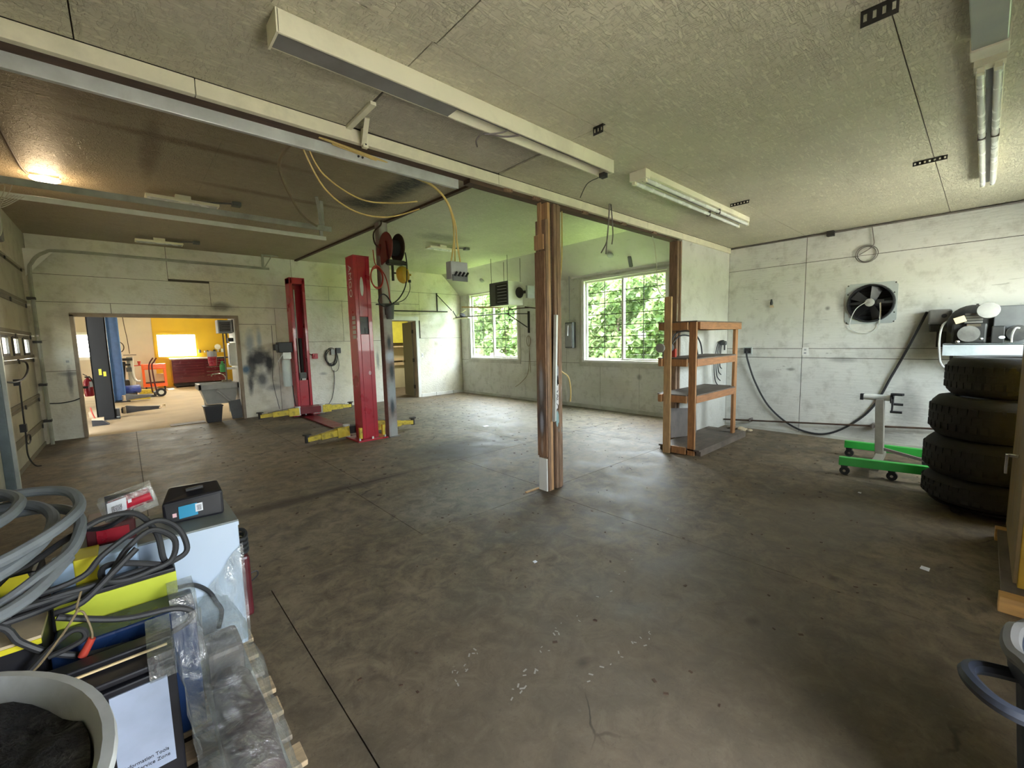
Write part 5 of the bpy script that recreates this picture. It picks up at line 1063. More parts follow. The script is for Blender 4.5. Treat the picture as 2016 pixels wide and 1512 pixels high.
perf(2.58, .33, .46, 0, 'black slotted bracket on the ceiling beside the covered light', .07); perf(5.13, .29, .50, 1, 'black perforated strap on the ceiling near the fan wall'); perf(5.06, 1.77, 1.96, 2, 'black perforated strap on the ceiling beside the two-tube strip light'); perf(2.50, 1.80, 1.88, 3, 'small black slotted bracket near the tubeless strip light', .055)
# hanging cables at the header
k = MB().tube([(1.06, 3.0, 2.90), (1.3, 3.02, 2.885), (1.7, 3.1, 2.86), (2.02, 3.16, 2.84), (2.19, 3.2, 2.75), (2.24, 3.2, 2.60), (2.235, 3.2, 2.42), (2.20, 3.2, 2.25)], .008, 6)
k.tube([(1.10, 3.0, 2.90), (1.75, 3.08, 2.87), (2.05, 3.16, 2.83), (2.20, 3.2, 2.72), (2.26, 3.2, 2.58), (2.27, 3.2, 2.44), (2.30, 3.2, 2.25)], .008, 6).tube([(1.15, 3.02, 2.89), (1.8, 3.1, 2.86), (2.10, 3.17, 2.80), (2.23, 3.21, 2.66), (2.25, 3.21, 2.45), (2.25, 3.21, 2.26)], .007, 6)
tag(k.build('hanging_cables', 'romex_yellow'), 'bundle of tan cables dropping from the header to the switch box', 'cable')
sb = thing('hanging_switch_box', (2.26, 3.2, 2.08), 'grey metal switch box with levers dangling from tan cables', 'switch box')
B(2.17, 2.35, 3.16, 3.24, 2.10, 2.25).build('box', 'grey_enamel', sb, bev=.004); B(2.18, 2.34, 3.152, 3.16, 2.08, 2.135).build('lower_plate', 'dark_grey_enamel', sb)
for j in range(4): MB().bar((2.20+.04*j, 3.15, 2.125), (2.205+.04*j, 3.12, 2.155), .012, .014).build('lever', 'black_plastic', sb)
k = MB().tube([(.95, 3.15, 2.90), (1.02, 3.8, 2.95), (1.40, 4.8, 3.0), (1.72, 5.5, 3.05), (2.05, 6.1, 3.13)], .012, 6); tag(k.build('sagging_cable', 'wire_tan'), 'tan cable sagging from the header to the door track', 'cable')
k = MB().tube([(1.02, 3.12, 2.88), (1.15, 3.2, 2.74), (1.45, 3.3, 2.66), (1.75, 3.35, 2.70), (1.98, 3.36, 2.76)], .006, 6); tag(k.build('sagging_cable', 'romex_yellow'), 'yellow cable drooping below the header, upper of two loops', 'cable')
k = MB().tube([(.98, 3.12, 2.88), (1.15, 3.22, 2.66), (1.4, 3.3, 2.56), (1.7, 3.35, 2.58), (2.0, 3.36, 2.70)], .006, 6); tag(k.build('sagging_cable', 'romex_yellow'), 'yellow cable drooping below the header, lower of two loops', 'cable')
k = MB().tube([(3.99, 2.79, ZN), (3.98, 2.79, 2.85), (3.96, 2.79, 2.66), (3.93, 2.79, 2.56), (3.84, 2.79, 2.45)], .007, 6).tube([(4.0, 2.79, ZN), (3.99, 2.8, 2.8), (3.96, 2.8, 2.6), (3.94, 2.8, 2.45)], .007, 6).tube([(4.02, 2.79, ZN), (4.03, 2.78, 2.8), (4.04, 2.78, 2.66), (4.02, 2.78, 2.56)], .007, 6); tag(k.build('hanging_wires', 'stained_steel'), 'three grey wires hanging from the ceiling edge beyond the post', 'wire')
k = MB().tube([(5.25, 3.0, 2.87), (5.36, 3.02, 2.70), (5.46, 3.05, 2.45), (5.50, 3.06, 2.25), (5.62, 3.08, 2.15), (5.78, 3.06, 2.06)], .006, 6); tag(k.build('hanging_wire', 'romex_white'), 'pale wire dangling from the header in front of the large window', 'wire')
k = MB().tube([(5.76, 2.90, 2.0), (5.72, 2.88, 1.9), (5.66, 2.86, 1.76)], .004, 5); tag(k.build('loose_wire', 'romex_white'), 'short pale wire end on the partition stud above the shelves', 'wire')
k = MB().tube([(3.48, 3.02, 2.87), (3.47, 3.02, 2.4), (3.42, 3.02, 2.0), (3.36, 3.0, 1.6), (3.345, 2.98, 1.35), (3.37, 2.96, 1.22), (3.46, 2.94, 1.15), (3.50, 2.94, 1.0), (3.49, 2.94, .88)], .008, 6); tag(k.build('post_cable', 'romex_yellow'), 'cream cable hanging down beside the timber post', 'cable')
# ------------------------------------------------------------------ fan wall
fn = thing('exhaust_fan', (XR, 1.07, 1.66), 'black round exhaust fan in a square galvanised plate on the white wall', 'fan')
k = MB(); n = 36; R0 = .245; S = .275
ring = [(R0*math.cos(2*PI*i/n), R0*math.sin(2*PI*i/n)) for i in range(n)]
sq = []
for i in range(n):
    a = 2*PI*i/n; c, s_ = math.cos(a), math.sin(a); q = S/max(abs(c), abs(s_)); sq.append((c*q, s_*q))
vs = [(XR-.012, 1.07+a, 1.935+b) for a, b in ring]+[(XR-.012, 1.07+a, 1.935+b) for a, b in sq]+[(XR-.001, 1.07+a, 1.935+b) for a, b in sq]
k._add(vs, [(i, (i+1) % n, n+(i+1) % n, n+i) for i in range(n)]+[(n+i, n+(i+1) % n, 2*n+(i+1) % n, 2*n+i) for i in range(n)]); k.build('mounting_plate', 'shelf_metal', fn)
MB().lathe([(.262, -.006), (.252, .03), (.236, .03), (.236, -.13), (.245, -.13)], (XR-.012, 1.07, 1.935), (-1, 0, 0), 36, False).build('shroud_ring', 'black_plastic', fn, True)
for i in range(7): MB().box(-.03, .03, .82, 1.32, -.002, .002, Matrix.Translation((XR+.12, 0, 1.74+.065*i)) @ Matrix.Rotation(math.radians(62), 4, 'Y')).build('shutter_slat', 'black_plastic', fn)
B(XR+.145, XR+.158, .80, 1.34, 1.66, 2.21).build('shutter_back', 'black_plastic', fn)
for i in range(5):
    a = i*2*PI/5+.35; M_ = Matrix.Translation((XR+.05, 1.07, 1.935)) @ Matrix.Rotation(a, 4, 'X') @ Matrix.Rotation(math.radians(28), 4, 'Z')
    k = MB(); k._add([tuple(M_ @ Vector(q)) for q in ((-.004, -.03, .03), (-.004, .03, .03), (-.004, .09, .22), (-.004, -.05, .225), (.004, -.03, .03), (.004, .03, .03), (.004, .09, .22), (.004, -.05, .225))], [(0, 1, 2, 3), (7, 6, 5, 4), (0, 4, 5, 1), (1, 5, 6, 2), (2, 6, 7, 3), (3, 7, 4, 0)]); k.build('blade', 'black_plastic', fn)
MB().lathe([(.050, 0), (.054, .012), (.04, .02), (.014, .022), (.014, .035), (.001, .035)], (XR-.03, 1.075, 1.945), (-1, 0, 0), 22).build('pulley', 'dusty_grey', fn, True); MB().cyl((XR-.03, 1.075, 1.945), (XR+.06, 1.075, 1.945), .018, seg=10).build('shaft', 'dark_steel', fn)
MB().bar((XR-.01, .825, 1.94), (XR-.01, 1.315, 1.94), .02, .03).build('support_bar', 'black_plastic', fn); B(XR-.05, XR-.01, .93, 1.0, 1.93, 1.98).build('terminal_box', 'dark_steel', fn)
for (y, z) in ((.82, 1.68), (1.32, 1.68), (.82, 2.19), (1.32, 2.19), (.82, 1.80), (1.32, 2.07), (.83, 2.06)): MB().cyl((XR-.012, y, z), (XR-.016, y, z), .009, seg=8).build('bolt_hole', 'dark_steel', fn)
k = MB().tube([(XR-.05, 1.10, 1.96), (XR-.05, 1.22, 1.86), (XR-.04, 1.28, 1.65), (XR-.03, 1.22, 1.56), (XR-.03, 1.08, 1.53), (XR-.03, .98, 1.60), (XR-.04, .955, 1.75), (XR-.04, .97, 1.93)], .005, 6).tube([(XR-.05, .965, 1.93), (XR-.04, .96, 1.8), (XR-.03, .97, 1.65)], .005, 5); k.build('wiring', 'galvanised', fn); MB().tube([(XR-.05, .96, 1.94), (XR-.045, .952, 1.80), (XR-.03, .962, 1.64)], .005, 5).build('wiring', 'wire_tan', fn)
t = thing('wall_outlet', (XR, 2.60, 1.24), 'square outlet box on the white wall with a thick black plug', 'outlet'); B(XR-.03, XR, 2.53, 2.66, 1.23, 1.345).build('box', 'shelf_metal', t, bev=.004); B(XR-.032, XR-.03, 2.545, 2.645, 1.245, 1.33).build('socket_face', 'dark_steel', t)
t = thing('wall_outlet', (XR, 1.80, 1.2), 'white outlet plate on the board seam of the fan wall', 'outlet'); B(XR-.008, XR, 1.76, 1.84, 1.215, 1.335).build('plate', 'white_trim', t, bev=.002)
for z in (1.24, 1.29): B(XR-.010, XR-.008, 1.785, 1.815, z, z+.025).build('socket', 'grey_enamel', t)
k = MB().cyl((XR-.06, 2.60, 1.285), (XR-.03, 2.60, 1.285), .035, seg=12)
k.tube([(XR-.06, 2.60, 1.28), (XR-.07, 2.58, 1.15), (XR-.05, 2.46, .78), (XR-.04, 2.25, .40), (XR-.035, 1.95, .14), (XR-.035, 1.66, .05), (XR-.035, 1.40, .10), (XR-.035, 1.12, .32), (XR-.035, .94, .58), (XR-.04, .80, .95), (XR-.05, .66, 1.32), (XR-.07, .55, 1.64), (XR-.10, .50, 1.78)], .014, 8)
tag(k.build('compressor_cable', 'cord_black', smooth=True), 'thick black cable swooping along the white wall to the compressor', 'cable')
t = thing('wall_pipe', (XR-.09, 1.7, .1), 'thin dark pipe running low along the fan wall', 'pipe'); MB().cyl((XR-.09, 2.92, .115), (XR-.07, .2, .315), .013, seg=8).build('pipe_run', 'rust_steel', t, True)
for y in (.95, 2.5): MB().box(XR-.11, XR, y-.012, y+.012, .09+(2.92-y)*.0735, .15+(2.92-y)*.0735).build('pipe_clip', 'stained_steel', t)
MB().cyl((XR-.08, .98, .258), (XR-.08, .90, .264), .022, seg=8).build('coupling', 'stained_steel', t)
t = thing('wall_hook', (XR, 2.27, 1.98), 'black and tan spray nozzle stuck on the white wall', 'hook'); MB().lathe([(.016, 0), (.022, .03), (.010, .09)], (XR-.035, 2.27, 2.0), (0, 0, 1), 10).build('nozzle', 'black_plastic', t, True); MB().prism([(-.03, 0), (.03, 0), (.018, .05), (-.01, .05)], .03, (XR-.03, 2.27, 1.965), (0, 1, 0), (0, 0, 1)).build('foot', 'card_dust', t)
t = thing('wall_conduit', (XR-.02, 1.3, ZN-.03), 'thin conduit along the top of the fan wall with a small black box', 'conduit'); MB().cyl((XR-.02, 2.9, ZN-.02), (XR-.02, YN, ZN-.02), .012, seg=8).build('conduit_run', 'stained_steel', t); B(XR-.09, XR, 1.51, 1.59, ZN-.07, ZN).build('box', 'dark_steel', t)
k = MB().tube([(XR-.02, 1.10, ZN-.03), (XR-.03, 1.08, 2.82), (XR-.03, 1.07, 2.72), (XR-.03, 1.12, 2.66), (XR-.03, 1.22, 2.60)], .006, 5)
for j in range(2): k.tube([(XR-.02-.006*j, 1.14+(.10+.02*j)*math.cos(a/10*2*PI), 2.60+(.10+.012*j)*math.sin(a/10*2*PI)) for a in range(10)], .005, 5, 4, True)
tag(k.build('coiled_wire', 'stained_steel'), 'thin wire coiled in loops high on the fan wall', 'wire')
# rubble at the wall corner
R = random.Random(9)
for i in range(9):
    x, y, s_ = 7.36+R.uniform(-.12, .14), 2.55+R.uniform(-.22, .28), R.uniform(.03, .075)
    k = MB(); k.sph((x, y, s_*.55), s_, 7, 5, (1, R.uniform(.7, 1.1), R.uniform(.5, .6)))
    tag(k.build('rubble', 'pallet_grey_wood' if i % 2 else 'card_dust'), 'crumbled lump of debris in the corner beside the shelving', 'rubble', 'rubble at the wall corner')
# ------------------------------------------------------------------ compressor on its wall shelf
t = thing('compressor_shelf', (7.35, .0, 1.25), 'grey metal wall shelf carrying the black compressor', 'shelf')
B(7.08, XR, -.42, .32, 1.375, 1.39).build('top', 'shelf_metal', t); B(7.08, 7.095, -.42, .32, 1.25, 1.39).build('front_lip', 'shelf_metal', t, bev=.003); B(7.095, XR, .305, .32, 1.27, 1.39).build('side_lip', 'shelf_metal', t)
MB().bar((7.14, .25, 1.37), (XR, .25, 1.0), .03, .01).bar((7.14, -.35, 1.37), (XR, -.35, 1.0), .03, .01).build('brace', 'dark_steel', t)
cp = thing('compressor', (7.35, 0, 1.39), 'dirty black piston compressor with a grey pulley on the wall shelf', 'compressor')
B(7.14, 7.54, -.02, .26, 1.391, 1.62).build('crankcase', 'compressor_black', cp, bev=.02); MB().cyl((7.14, .12, 1.50), (7.05, .12, 1.50), .09, seg=18).build('end_cover', 'compressor_grey', cp, True)
MB().lathe([(.20, 0), (.21, .02), (.21, .06), (.20, .08)], (7.34, .10, 1.62), (-1, 0, 0), 26).build('flywheel', 'compressor_black', cp, True)
for j in range(4): B(7.10, 7.18, .02, .16, 1.62+.03*j, 1.64+.03*j).build('cooling_fin', 'compressor_grey', cp)
B(7.08, 7.16, .03, .14, 1.58, 1.61).build('name_plate', 'chrome', cp); MB().sph((7.06, .02, 1.44), .02, 8, 6).build('drain_plug', 'chrome', cp); MB().sph((7.07, .20, 1.41), .022, 8, 6).build('bolt', 'chrome', cp)
MB().lathe([(.001, 0), (.085, 0), (.09, .015), (.085, .03), (.02, .035), (.001, .035)], (7.04, -.015, 1.75), (-1, .05, .15), 24).build('air_filter', 'dusty_grey', cp, True); MB().cyl((7.04, -.015, 1.75), (7.2, -.02, 1.70), .02, seg=8).build('filter_neck', 'dark_steel', cp); B(7.02, 7.05, .06, .08, 1.80, 1.83).build('filter_clip', 'dark_steel', cp)
B(7.18, 7.56, -.40, -.06, 1.39, 1.80).build('belt_guard', 'dark_grey_enamel', cp, bev=.01); B(7.10, 7.18, -.15, -.05, 1.39, 1.58).build('motor_base', 'compressor_black', cp, bev=.01); MB().cyl((7.10, -.24, 1.50), (7.36, -.24, 1.50), .085, seg=18).build('motor', 'compressor_black', cp, True); MB().sph((7.10, -.13, 1.455), .026, 10, 6, (.4, 1, .7)).build('gauge', 'paper_white', cp)
MB().tube([(7.06, -.25, 1.55), (7.05, -.22, 1.55), (7.04, -.20, 1.48), (7.04, -.20, 1.40)], .010, 6).build('copper_line', 'dusty_grey', cp)
tg = MB().prism([(-.045, -.035), (.045, -.035), (.045, .035), (-.045, .035)], .002, (7.03, .195, 1.66), (.1, -.93, .36), (0, .36, .93)).build('card_tag', 'card_tan', cp)
t = thing('pressure_switch', (XR-.1, .38, 1.5), 'dusty grey switch box fixed to the wall beside the compressor', 'switch box'); B(XR-.20, XR, .28, .48, 1.62, 1.80).build('cover', 'compressor_grey', t, bev=.02); B(XR-.16, XR, .36, .47, 1.53, 1.62).build('body', 'compressor_black', t, bev=.015); B(XR-.10, XR, .32, .40, 1.34, 1.53).build('bracket', 'dark_steel', t); MB().cyl((XR-.2, .34, 1.72), (XR-.21, .34, 1.72), .025, seg=10).build('knockout', 'black_plastic', t)
k = MB().tube([(XR-.2, .30, 1.66), (7.2, .34, 1.60), (7.06, .35, 1.45), (7.04, .34, 1.28), (7.04, .32, 1.16), (7.02, .26, 1.09), (7.0, .2, 1.08)], .011, 7); tag(k.build('air_line', 'dusty_grey'), 'grey hose looping from the switch box below the shelf', 'hose')
# ------------------------------------------------------------------ tires on a dolly
def tire(x, y, z, r, h, label, seed):
    t = thing('tire', (x, y, z), label, 'tire', 'stacked truck tires'); e = h*.28
    pr = [(r*.60, .04), (r*.62, .012), (r*.74, 0), (r*.88, .012), (r*.965, e*.55), (r, e*1.15), (r*1.005, h*.5), (r, h-e*1.15), (r*.965, h-e*.55), (r*.88, h-.012), (r*.74, h), (r*.62, h-.012), (r*.60, h-.04), (r*.575, h*.5), (r*.60, .04)]
    MB().lathe(pr, (x, y, z), (0, 0, 1), 48, False).build('carcass', 'tire_rubber', t, True)
    k = MB(); n = 40
    for i in range(n):
        a = 2*PI*i/n
        for j, zz in enumerate((.30, .5, .70)):
            aa = a+(.07 if j % 2 else 0); M_ = Matrix.Translation((x, y, z+h*zz)) @ Matrix.Rotation(aa, 4, 'Z')
            k.box(r*.99, r*1.009, -r*.055, r*.055, -h*.075, h*.075, M_)
    k.build('tread', 'tire_rubber', t)['kind'] = 'stuff'
    return t
tire(5.36, -.10, .075, .41, .23, 'black truck tire at the bottom of the stack on the dolly', 1); tire(5.36, -.10, .305, .415, .33, 'black truck tire second from the bottom of the stack', 2); tire(5.36, -.11, .635, .405, .355, 'black truck tire third from the bottom of the stack', 3); tire(5.38, -.16, .99, .375, .33, 'black truck tire on top of the stack', 4)
dl = thing('tire_dolly', (5.36, -.1, 0), 'low dark dolly on casters under the tire stack', 'dolly'); MB().lathe([(.05, 0), (.36, 0), (.37, .012), (.05, .015)], (5.36, -.10, .06), (0, 0, 1), 24).build('deck', 'dark_steel', dl)
for a in (2.5, 3.6, 4.7, .4, 1.4): MB().cyl((5.36+.30*math.cos(a)-.015, -.10+.30*math.sin(a), .03), (5.36+.30*math.cos(a)+.015, -.10+.30*math.sin(a), .03), .03, seg=12).build('caster', 'black_rubber', dl)
# ------------------------------------------------------------------ green engine stand
es = thing('engine_stand', (6.2, .7, 0), 'green wheeled engine stand with a grey upright and black mounting head', 'engine stand')
for (p, q) in (((5.70, .99, .155), (5.86, .20, .155)), ((6.62, 1.10, .155), (6.66, .25, .155))): MB().bar(p, q, .065, .09).build('base_rail', 'stand_green', es, bev=.006)
MB().bar((5.76, .70, .12), (6.66, .74, .12), .075, .075).build('cross_tube', 'stand_grey', es, bev=.006)
MB().bar((6.34, .73, .14), (6.34, .755, .78), .09, .075).build('upright', 'stand_grey', es, bev=.005); MB().bar((6.34, .70, .21), (6.30, .25, .13), .035, .03).build('brace', 'stained_steel', es)
MB().cyl((6.34, .90, .80), (6.34, .66, .80), .035, seg=14).build('head_tube', 'galvanised', es, True); MB().lathe([(.001, 0), (.06, 0), (.06, .012), (.001, .012)], (6.34, .665, .80), (0, -1, 0), 12).build('head_plate', 'black_plastic', es); B(6.30, 6.38, .90, .93, .765, .835).build('end_socket', 'black_plastic', es); MB().box(6.315, 6.365, .928, .934, .785, .815).build('socket_hole', 'galvanised', es)
for (dx, dz) in ((-.06, .05), (.06, .04), (.03, -.07), (-.03, -.15)):
    MB().bar((6.34, .645, .80), (6.34+dx, .645, .80+dz), .03, .016, (0, 1, 0)).cyl((6.34+dx, .66, .80+dz), (6.34+dx, .56, .80+dz), .014, seg=8).build('mounting_arm', 'black_plastic', es)
for (x, y) in ((5.73, .94), (5.82, .56), (6.62, 1.05), (6.3, .72), (6.66, .35), (5.85, .26)):
    c = MB().cyl((x-.018, y, .045), (x+.018, y, .045), .045, seg=14).build('caster', 'black_rubber', es); MB().cyl((x-.022, y, .045), (x+.022, y, .045), .014, seg=8).build('axle', 'chrome', c); B(x-.03, x+.03, y-.025, y+.03, .085, .112).build('fork', 'black_plastic', c)
# ------------------------------------------------------------------ yellow cabinet
yc = thing('metal_cabinet', (4.2, -.5, .1), 'tall yellow storage cabinet with a lever handle on timber skids', 'cabinet')
B(3.62, 4.74, -.82, -.21, .09, 1.72).build('body', 'cabinet_yellow', yc, bev=.004)
for (a, b) in ((3.625, 4.175), (4.185, 4.735)): B(a, b, -.21, -.192, .11, 1.70).build('door', 'cabinet_brown', yc, bev=.003)
MB().box(4.06, 4.09, -.192, -.135, .745, .765).box(4.04, 4.06, -.15, -.135, .64, .765).build('lever_handle', 'chrome', yc, bev=.003)
B(3.615, 3.622, -.80, -.775, .12, 1.70).build('edge_strip', 'cabinet_brown', yc); B(4.5, 4.74, -.8, -.2, 1.72, 1.79).build('top_trim', 'cabinet_brown', yc, bev=.004)
for x in (3.44, 4.62): B(x, x+.09, -.85, -.14, .0, .089).build('skid', 'orange_wood', yc, bev=.004)
B(3.53, 4.62, -.85, -.15, .062, .088).build('skid_board', 'shelf_board', yc)
# ------------------------------------------------------------------ trash can
tc = thing('trash_can', (1.70, -.36, 0), 'blue grey round plastic trash can with side handles and a grey liner', 'trash can')
MB().lathe([(.18, 0), (.20, .02), (.245, .64), (.262, .66), (.262, .70), (.25, .70), (.232, .64), (.185, .03)], (1.69, -.355, 0), (0, 0, 1), 36, False).build('body', 'bin_plastic', tc, True); MB().cyl((1.69, -.355, .02), (1.69, -.355, .04), .185, seg=30).build('floor_disc', 'bin_plastic', tc)
MB().tube([(1.69+.258*math.cos(2*PI*i/28), -.355+.258*math.sin(2*PI*i/28), .715+.008*math.sin(i*2.3)) for i in range(28)], .020, 8, 3, True).build('liner_rim', 'liner_grey', tc, True)
MB().lathe([(.245, .70), (.235, .5), (.20, .36), (.001, .33)], (1.69, -.355, 0), (0, 0, 1), 30, False).build('liner', 'bin_plastic', tc, True)
for s_ in (1, -1):
    a = math.radians(118 if s_ > 0 else -62); cx_, cy_ = 1.69+.26*math.cos(a), -.355+.26*math.sin(a); d = Vector((math.cos(a), math.sin(a), 0)); u = Vector((-math.sin(a), math.cos(a), 0)); o_ = Vector((cx_, cy_, .64))
    MB().tube([o_-u*.09-d*.05, o_-u*.085+d*.05+Vector((0, 0, .01)), o_-u*.04+d*.095+Vector((0, 0, .015)), o_+u*.04+d*.095+Vector((0, 0, .015)), o_+u*.085+d*.05+Vector((0, 0, .01)), o_+u*.09-d*.05], .018, 8, 5).build('handle', 'bin_plastic', tc, True)
# ------------------------------------------------------------------ scraps on the floor
for (x, y, s_, lb) in ((3.75, .17, .022, 'white paper scrap on the floor before the yellow cabinet'), (5.15, .72, .012, 'tiny white scrap on the floor by the green engine stand'), (2.0, 2.02, .012, 'white paint chip on the floor in front of the timber post'), (4.75, 6.0, .05, 'crumpled white scrap on the pale floor near the windows')):
    k = MB().prism([(-s_*1.3, -s_), (s_, -s_*1.1), (s_*1.3, s_*.8), (-s_*.8, s_)], .004, (x, y, .0005), (1, 0, 0), (0, 1, 0)); tag(k.build('paper_scrap', 'paper_white'), lb, 'scrap')
tag(MB().box(2.90, 3.09, 3.03, 3.05, 0, .012).build('wood_stick', 'pale_lumber'), 'thin pale stick lying at the foot of the timber post', 'stick')

# ================================================================== PALLET LOAD BY THE CAMERA
pl = thing('pallet', (-.2, 2.0, 0), 'weathered wooden pallet loaded with boxes and cables', 'pallet')
for x in (-.72, -.21, .285): B(x, x+.04, 1.20, 2.72, .018, .108).build('stringer', 'pallet_wood', pl, bev=.003)
for j in range(11): B(-.73, .335+.006*((j*7) % 3), 1.20+.14*j, 1.295+.14*j, .108, .128).build('deck_board', 'pallet_wood' if j % 3 else 'pallet_grey_wood', pl, bev=.003)
for j in range(4): B(-.73, .335, 1.20+.47*j, 1.30+.47*j, 0, .018).build('bottom_board', 'pallet_grey_wood', pl, bev=.003)
Z0 = .129
wbx = thing('white_cabinet', (.03, 2.48, Z0), 'white metal box with a dusty grey top standing at the pallet edge', 'metal box')
B(-.26, .325, 2.304, 2.66, Z0, .735).build('body', 'box_white', wbx, bev=.006); B(-.262, .327, 2.30, 2.664, .735, .744).build('lid', 'box_top_grey', wbx, bev=.003); B(-.262, .327, 2.298, 2.302, .718, .736).build('lid_lip', 'box_white', wbx)
# black pouch with blue label
bp = thing('tool_pouch', (.176, 2.52, .745), 'black zip pouch with a bright blue label on the white box', 'pouch')
MB()._add([(.066, 2.45, .745), (.292, 2.43, .745), (.296, 2.60, .745), (.07, 2.62, .745), (.060, 2.452, .845), (.294, 2.432, .862), (.290, 2.56, .888), (.10, 2.585, .888)], [(3, 2, 1, 0), (0, 1, 5, 4), (1, 2, 6, 5), (2, 3, 7, 6), (3, 0, 4, 7), (4, 5, 6, 7)]).build('bag', 'case_black', bp, bev=.012)
MB().bar((.155, 2.505, .877), (.225, 2.50, .881), .02, .014).build('handle', 'black_plastic', bp, bev=.004)
def front_label(par, x0, x1, z0, z1, y, mt, sl=-.088, name='label_plate', rise=.07):
    k = MB(); q = lambda x, z, o: (x, y+sl*(x-x0)-o, z+rise*(x-x0)); k._add([q(x0, z0, 0), q(x1, z0, 0), q(x1, z1, 0), q(x0, z1, 0), q(x0, z0, .002), q(x1, z0, .002), q(x1, z1, .002), q(x0, z1, .002)], [(0, 1, 2, 3), (7, 6, 5, 4), (0, 4, 5, 1), (1, 5, 6, 2), (2, 6, 7, 3), (3, 7, 4, 0)]); return k.build(name, mt, par)
front_label(bp, .120, .190, .765, .822, 2.443, 'label_blue'); front_label(bp, .182, .210, .784, .822, 2.4365, 'paper_white'); front_label(bp, .188, .205, .789, .815, 2.434, 'barcode_print', name='barcode'); front_label(bp, .097, .112, .776, .794, 2.447, 'label_pink')
# red retail packs
rp = thing('retail_box', (-.10, 2.48, .745), 'dark red retail box with a torn black edge under the red pack', 'box')
B(-.18, -.03, 2.38, 2.58, .745, .835).build('carton', 'pack_dark_red', rp, bev=.004); B(-.15, -.05, 2.376, 2.38, .76, .815).build('front_panel', 'pack_red', rp); MB().tube([(-.19, 2.37, .84), (-.12, 2.36, .828), (-.07, 2.36, .85), (-.03, 2.37, .87)], .010, 6).build('torn_edge', 'case_black', rp)
r2 = thing('red_pack', (-.04, 2.45, .84), 'clear packet holding a red cylinder with a white barcode label', 'pack')
MB().cyl((-.10, 2.43, .882), (.030, 2.43, .913), .034, seg=18).build('red_cylinder', 'pack_red', r2, True); MB().box(-.13, .045, 2.40, 2.50, .842, .940, Matrix.Translation((-.04, 0, .89)) @ Matrix.Rotation(math.radians(-13), 4, 'Y') @ Matrix.Translation((.04, 0, -.89))).build('clear_case', 'stretch_film', r2)
B(-.118, -.03, 2.465, 2.475, .842, .93).build('backing_card', 'case_black', r2)
front_label(r2, -.110, -.050, .862, .915, 2.398, 'paper_white', 0, rise=.22); front_label(r2, -.098, -.064, .872, .898, 2.3955, 'barcode_print', 0, 'barcode', .22); front_label(r2, -.045, -.033, .90, .914, 2.398, 'paper_white', 0, rise=.22)
# light blue case with yellow band
lb = thing('banded_case', (-.12, 2.22, Z0), 'light blue case with a bright yellow band in front of the white box', 'case'); B(-.27, -.03, 2.17, 2.29, Z0, .785).build('shell', 'case_light_blue', lb, bev=.012); B(-.205, -.14, 2.166, 2.292, Z0, .79).build('band', 'case_yellow', lb, bev=.004)
yl = thing('banded_case', (-.42, 2.22, Z0), 'black case with a yellow patch under the grey hose', 'case'); B(-.60, -.29, 2.14, 2.34, Z0, .80).build('shell', 'case_black', yl, bev=.012); MB().prism([(-.45, .70), (-.35, .80), (-.31, .80), (-.30, .76), (-.38, .70)], .003, (0, 2.137, 0), (1, 0, 0), (0, 0, 1)).build('patch', 'case_yellow', yl); MB().prism([(-.55, .62), (-.44, .69), (-.42, .67), (-.52, .60)], .003, (0, 2.137, 0), (1, 0, 0), (0, 0, 1)).build('patch', 'case_yellow', yl)
# lime striped case
lc = thing('striped_case', (-.09, 2.1, Z0), 'black case with a wide lime stripe across its face', 'case'); B(-.262, .073, 2.055, 2.155, Z0, .705).build('shell', 'case_black', lc, bev=.006); B(-.252, .0735, 2.051, 2.056, .585, .69).build('stripe', 'case_lime', lc); B(-.252, .07, 2.0505, 2.056, .50, .58).build('lower_film', 'pale_lime_film', lc)
tb = thing('tan_case', (-.45, 1.95, Z0), 'black case with a dusty tan top and yellow edge', 'case'); B(-.72, -.265, 1.89, 2.05, Z0, .672).build('shell', 'case_black', tb, bev=.004); B(-.72, -.265, 1.888, 2.05, .672, .685).build('top', 'card_dust', tb); B(-.72, -.265, 1.884, 1.889, .66, .676).build('edge_strip', 'case_yellow', tb)
nb = thing('navy_case', (-.03, 1.96, Z0), 'navy blue case wrapped in plastic between the striped case and the document box', 'case'); B(-.255, .112, 1.90, 2.045, Z0, .610).build('shell', 'case_navy', nb, bev=.008); B(.04, .118, 1.896, 2.048, .54, .655).build('film_cap', 'stretch_film', nb)
pb = thing('document_box', (-.13, 1.76, Z0), 'glossy black box with a white printed sheet on its front', 'box'); B(-.34, .034, 1.655, 1.885, Z0, .555).build('shell', 'case_black', pb, bev=.006)
MB().bar((-.34, 1.70, .575), (.034, 1.70, .575), .09, .02).bar((-.34, 1.78, .585), (.034, 1.78, .585), .06, .04).build('lid_ridge', 'case_black', pb, bev=.006); MB().bar((-.30, 1.72, .598), (.02, 1.72, .598), .006, .006).build('lid_highlight', 'card_tan', pb); B(-.03, .036, 1.65, 1.89, .53, .612).build('film_cap', 'stretch_film', pb)  # thin tan bar stands in for a highlight along the glossy lid
B(-.122, .011, 1.6505, 1.655, .248, .535).build('printed_sheet', 'paper_blue', pb)
text_mesh('lettering', 'Information Tools', .0165, 'ink', pb, frame((1, 0, 0), (0, 0, 1), (-.108, 1.6498, .292)), .0004, .86); text_mesh('lettering', 'Service Zone', .0165, 'ink', pb, frame((1, 0, 0), (0, 0, 1), (-.082, 1.6498, .272)), .0004, .9)
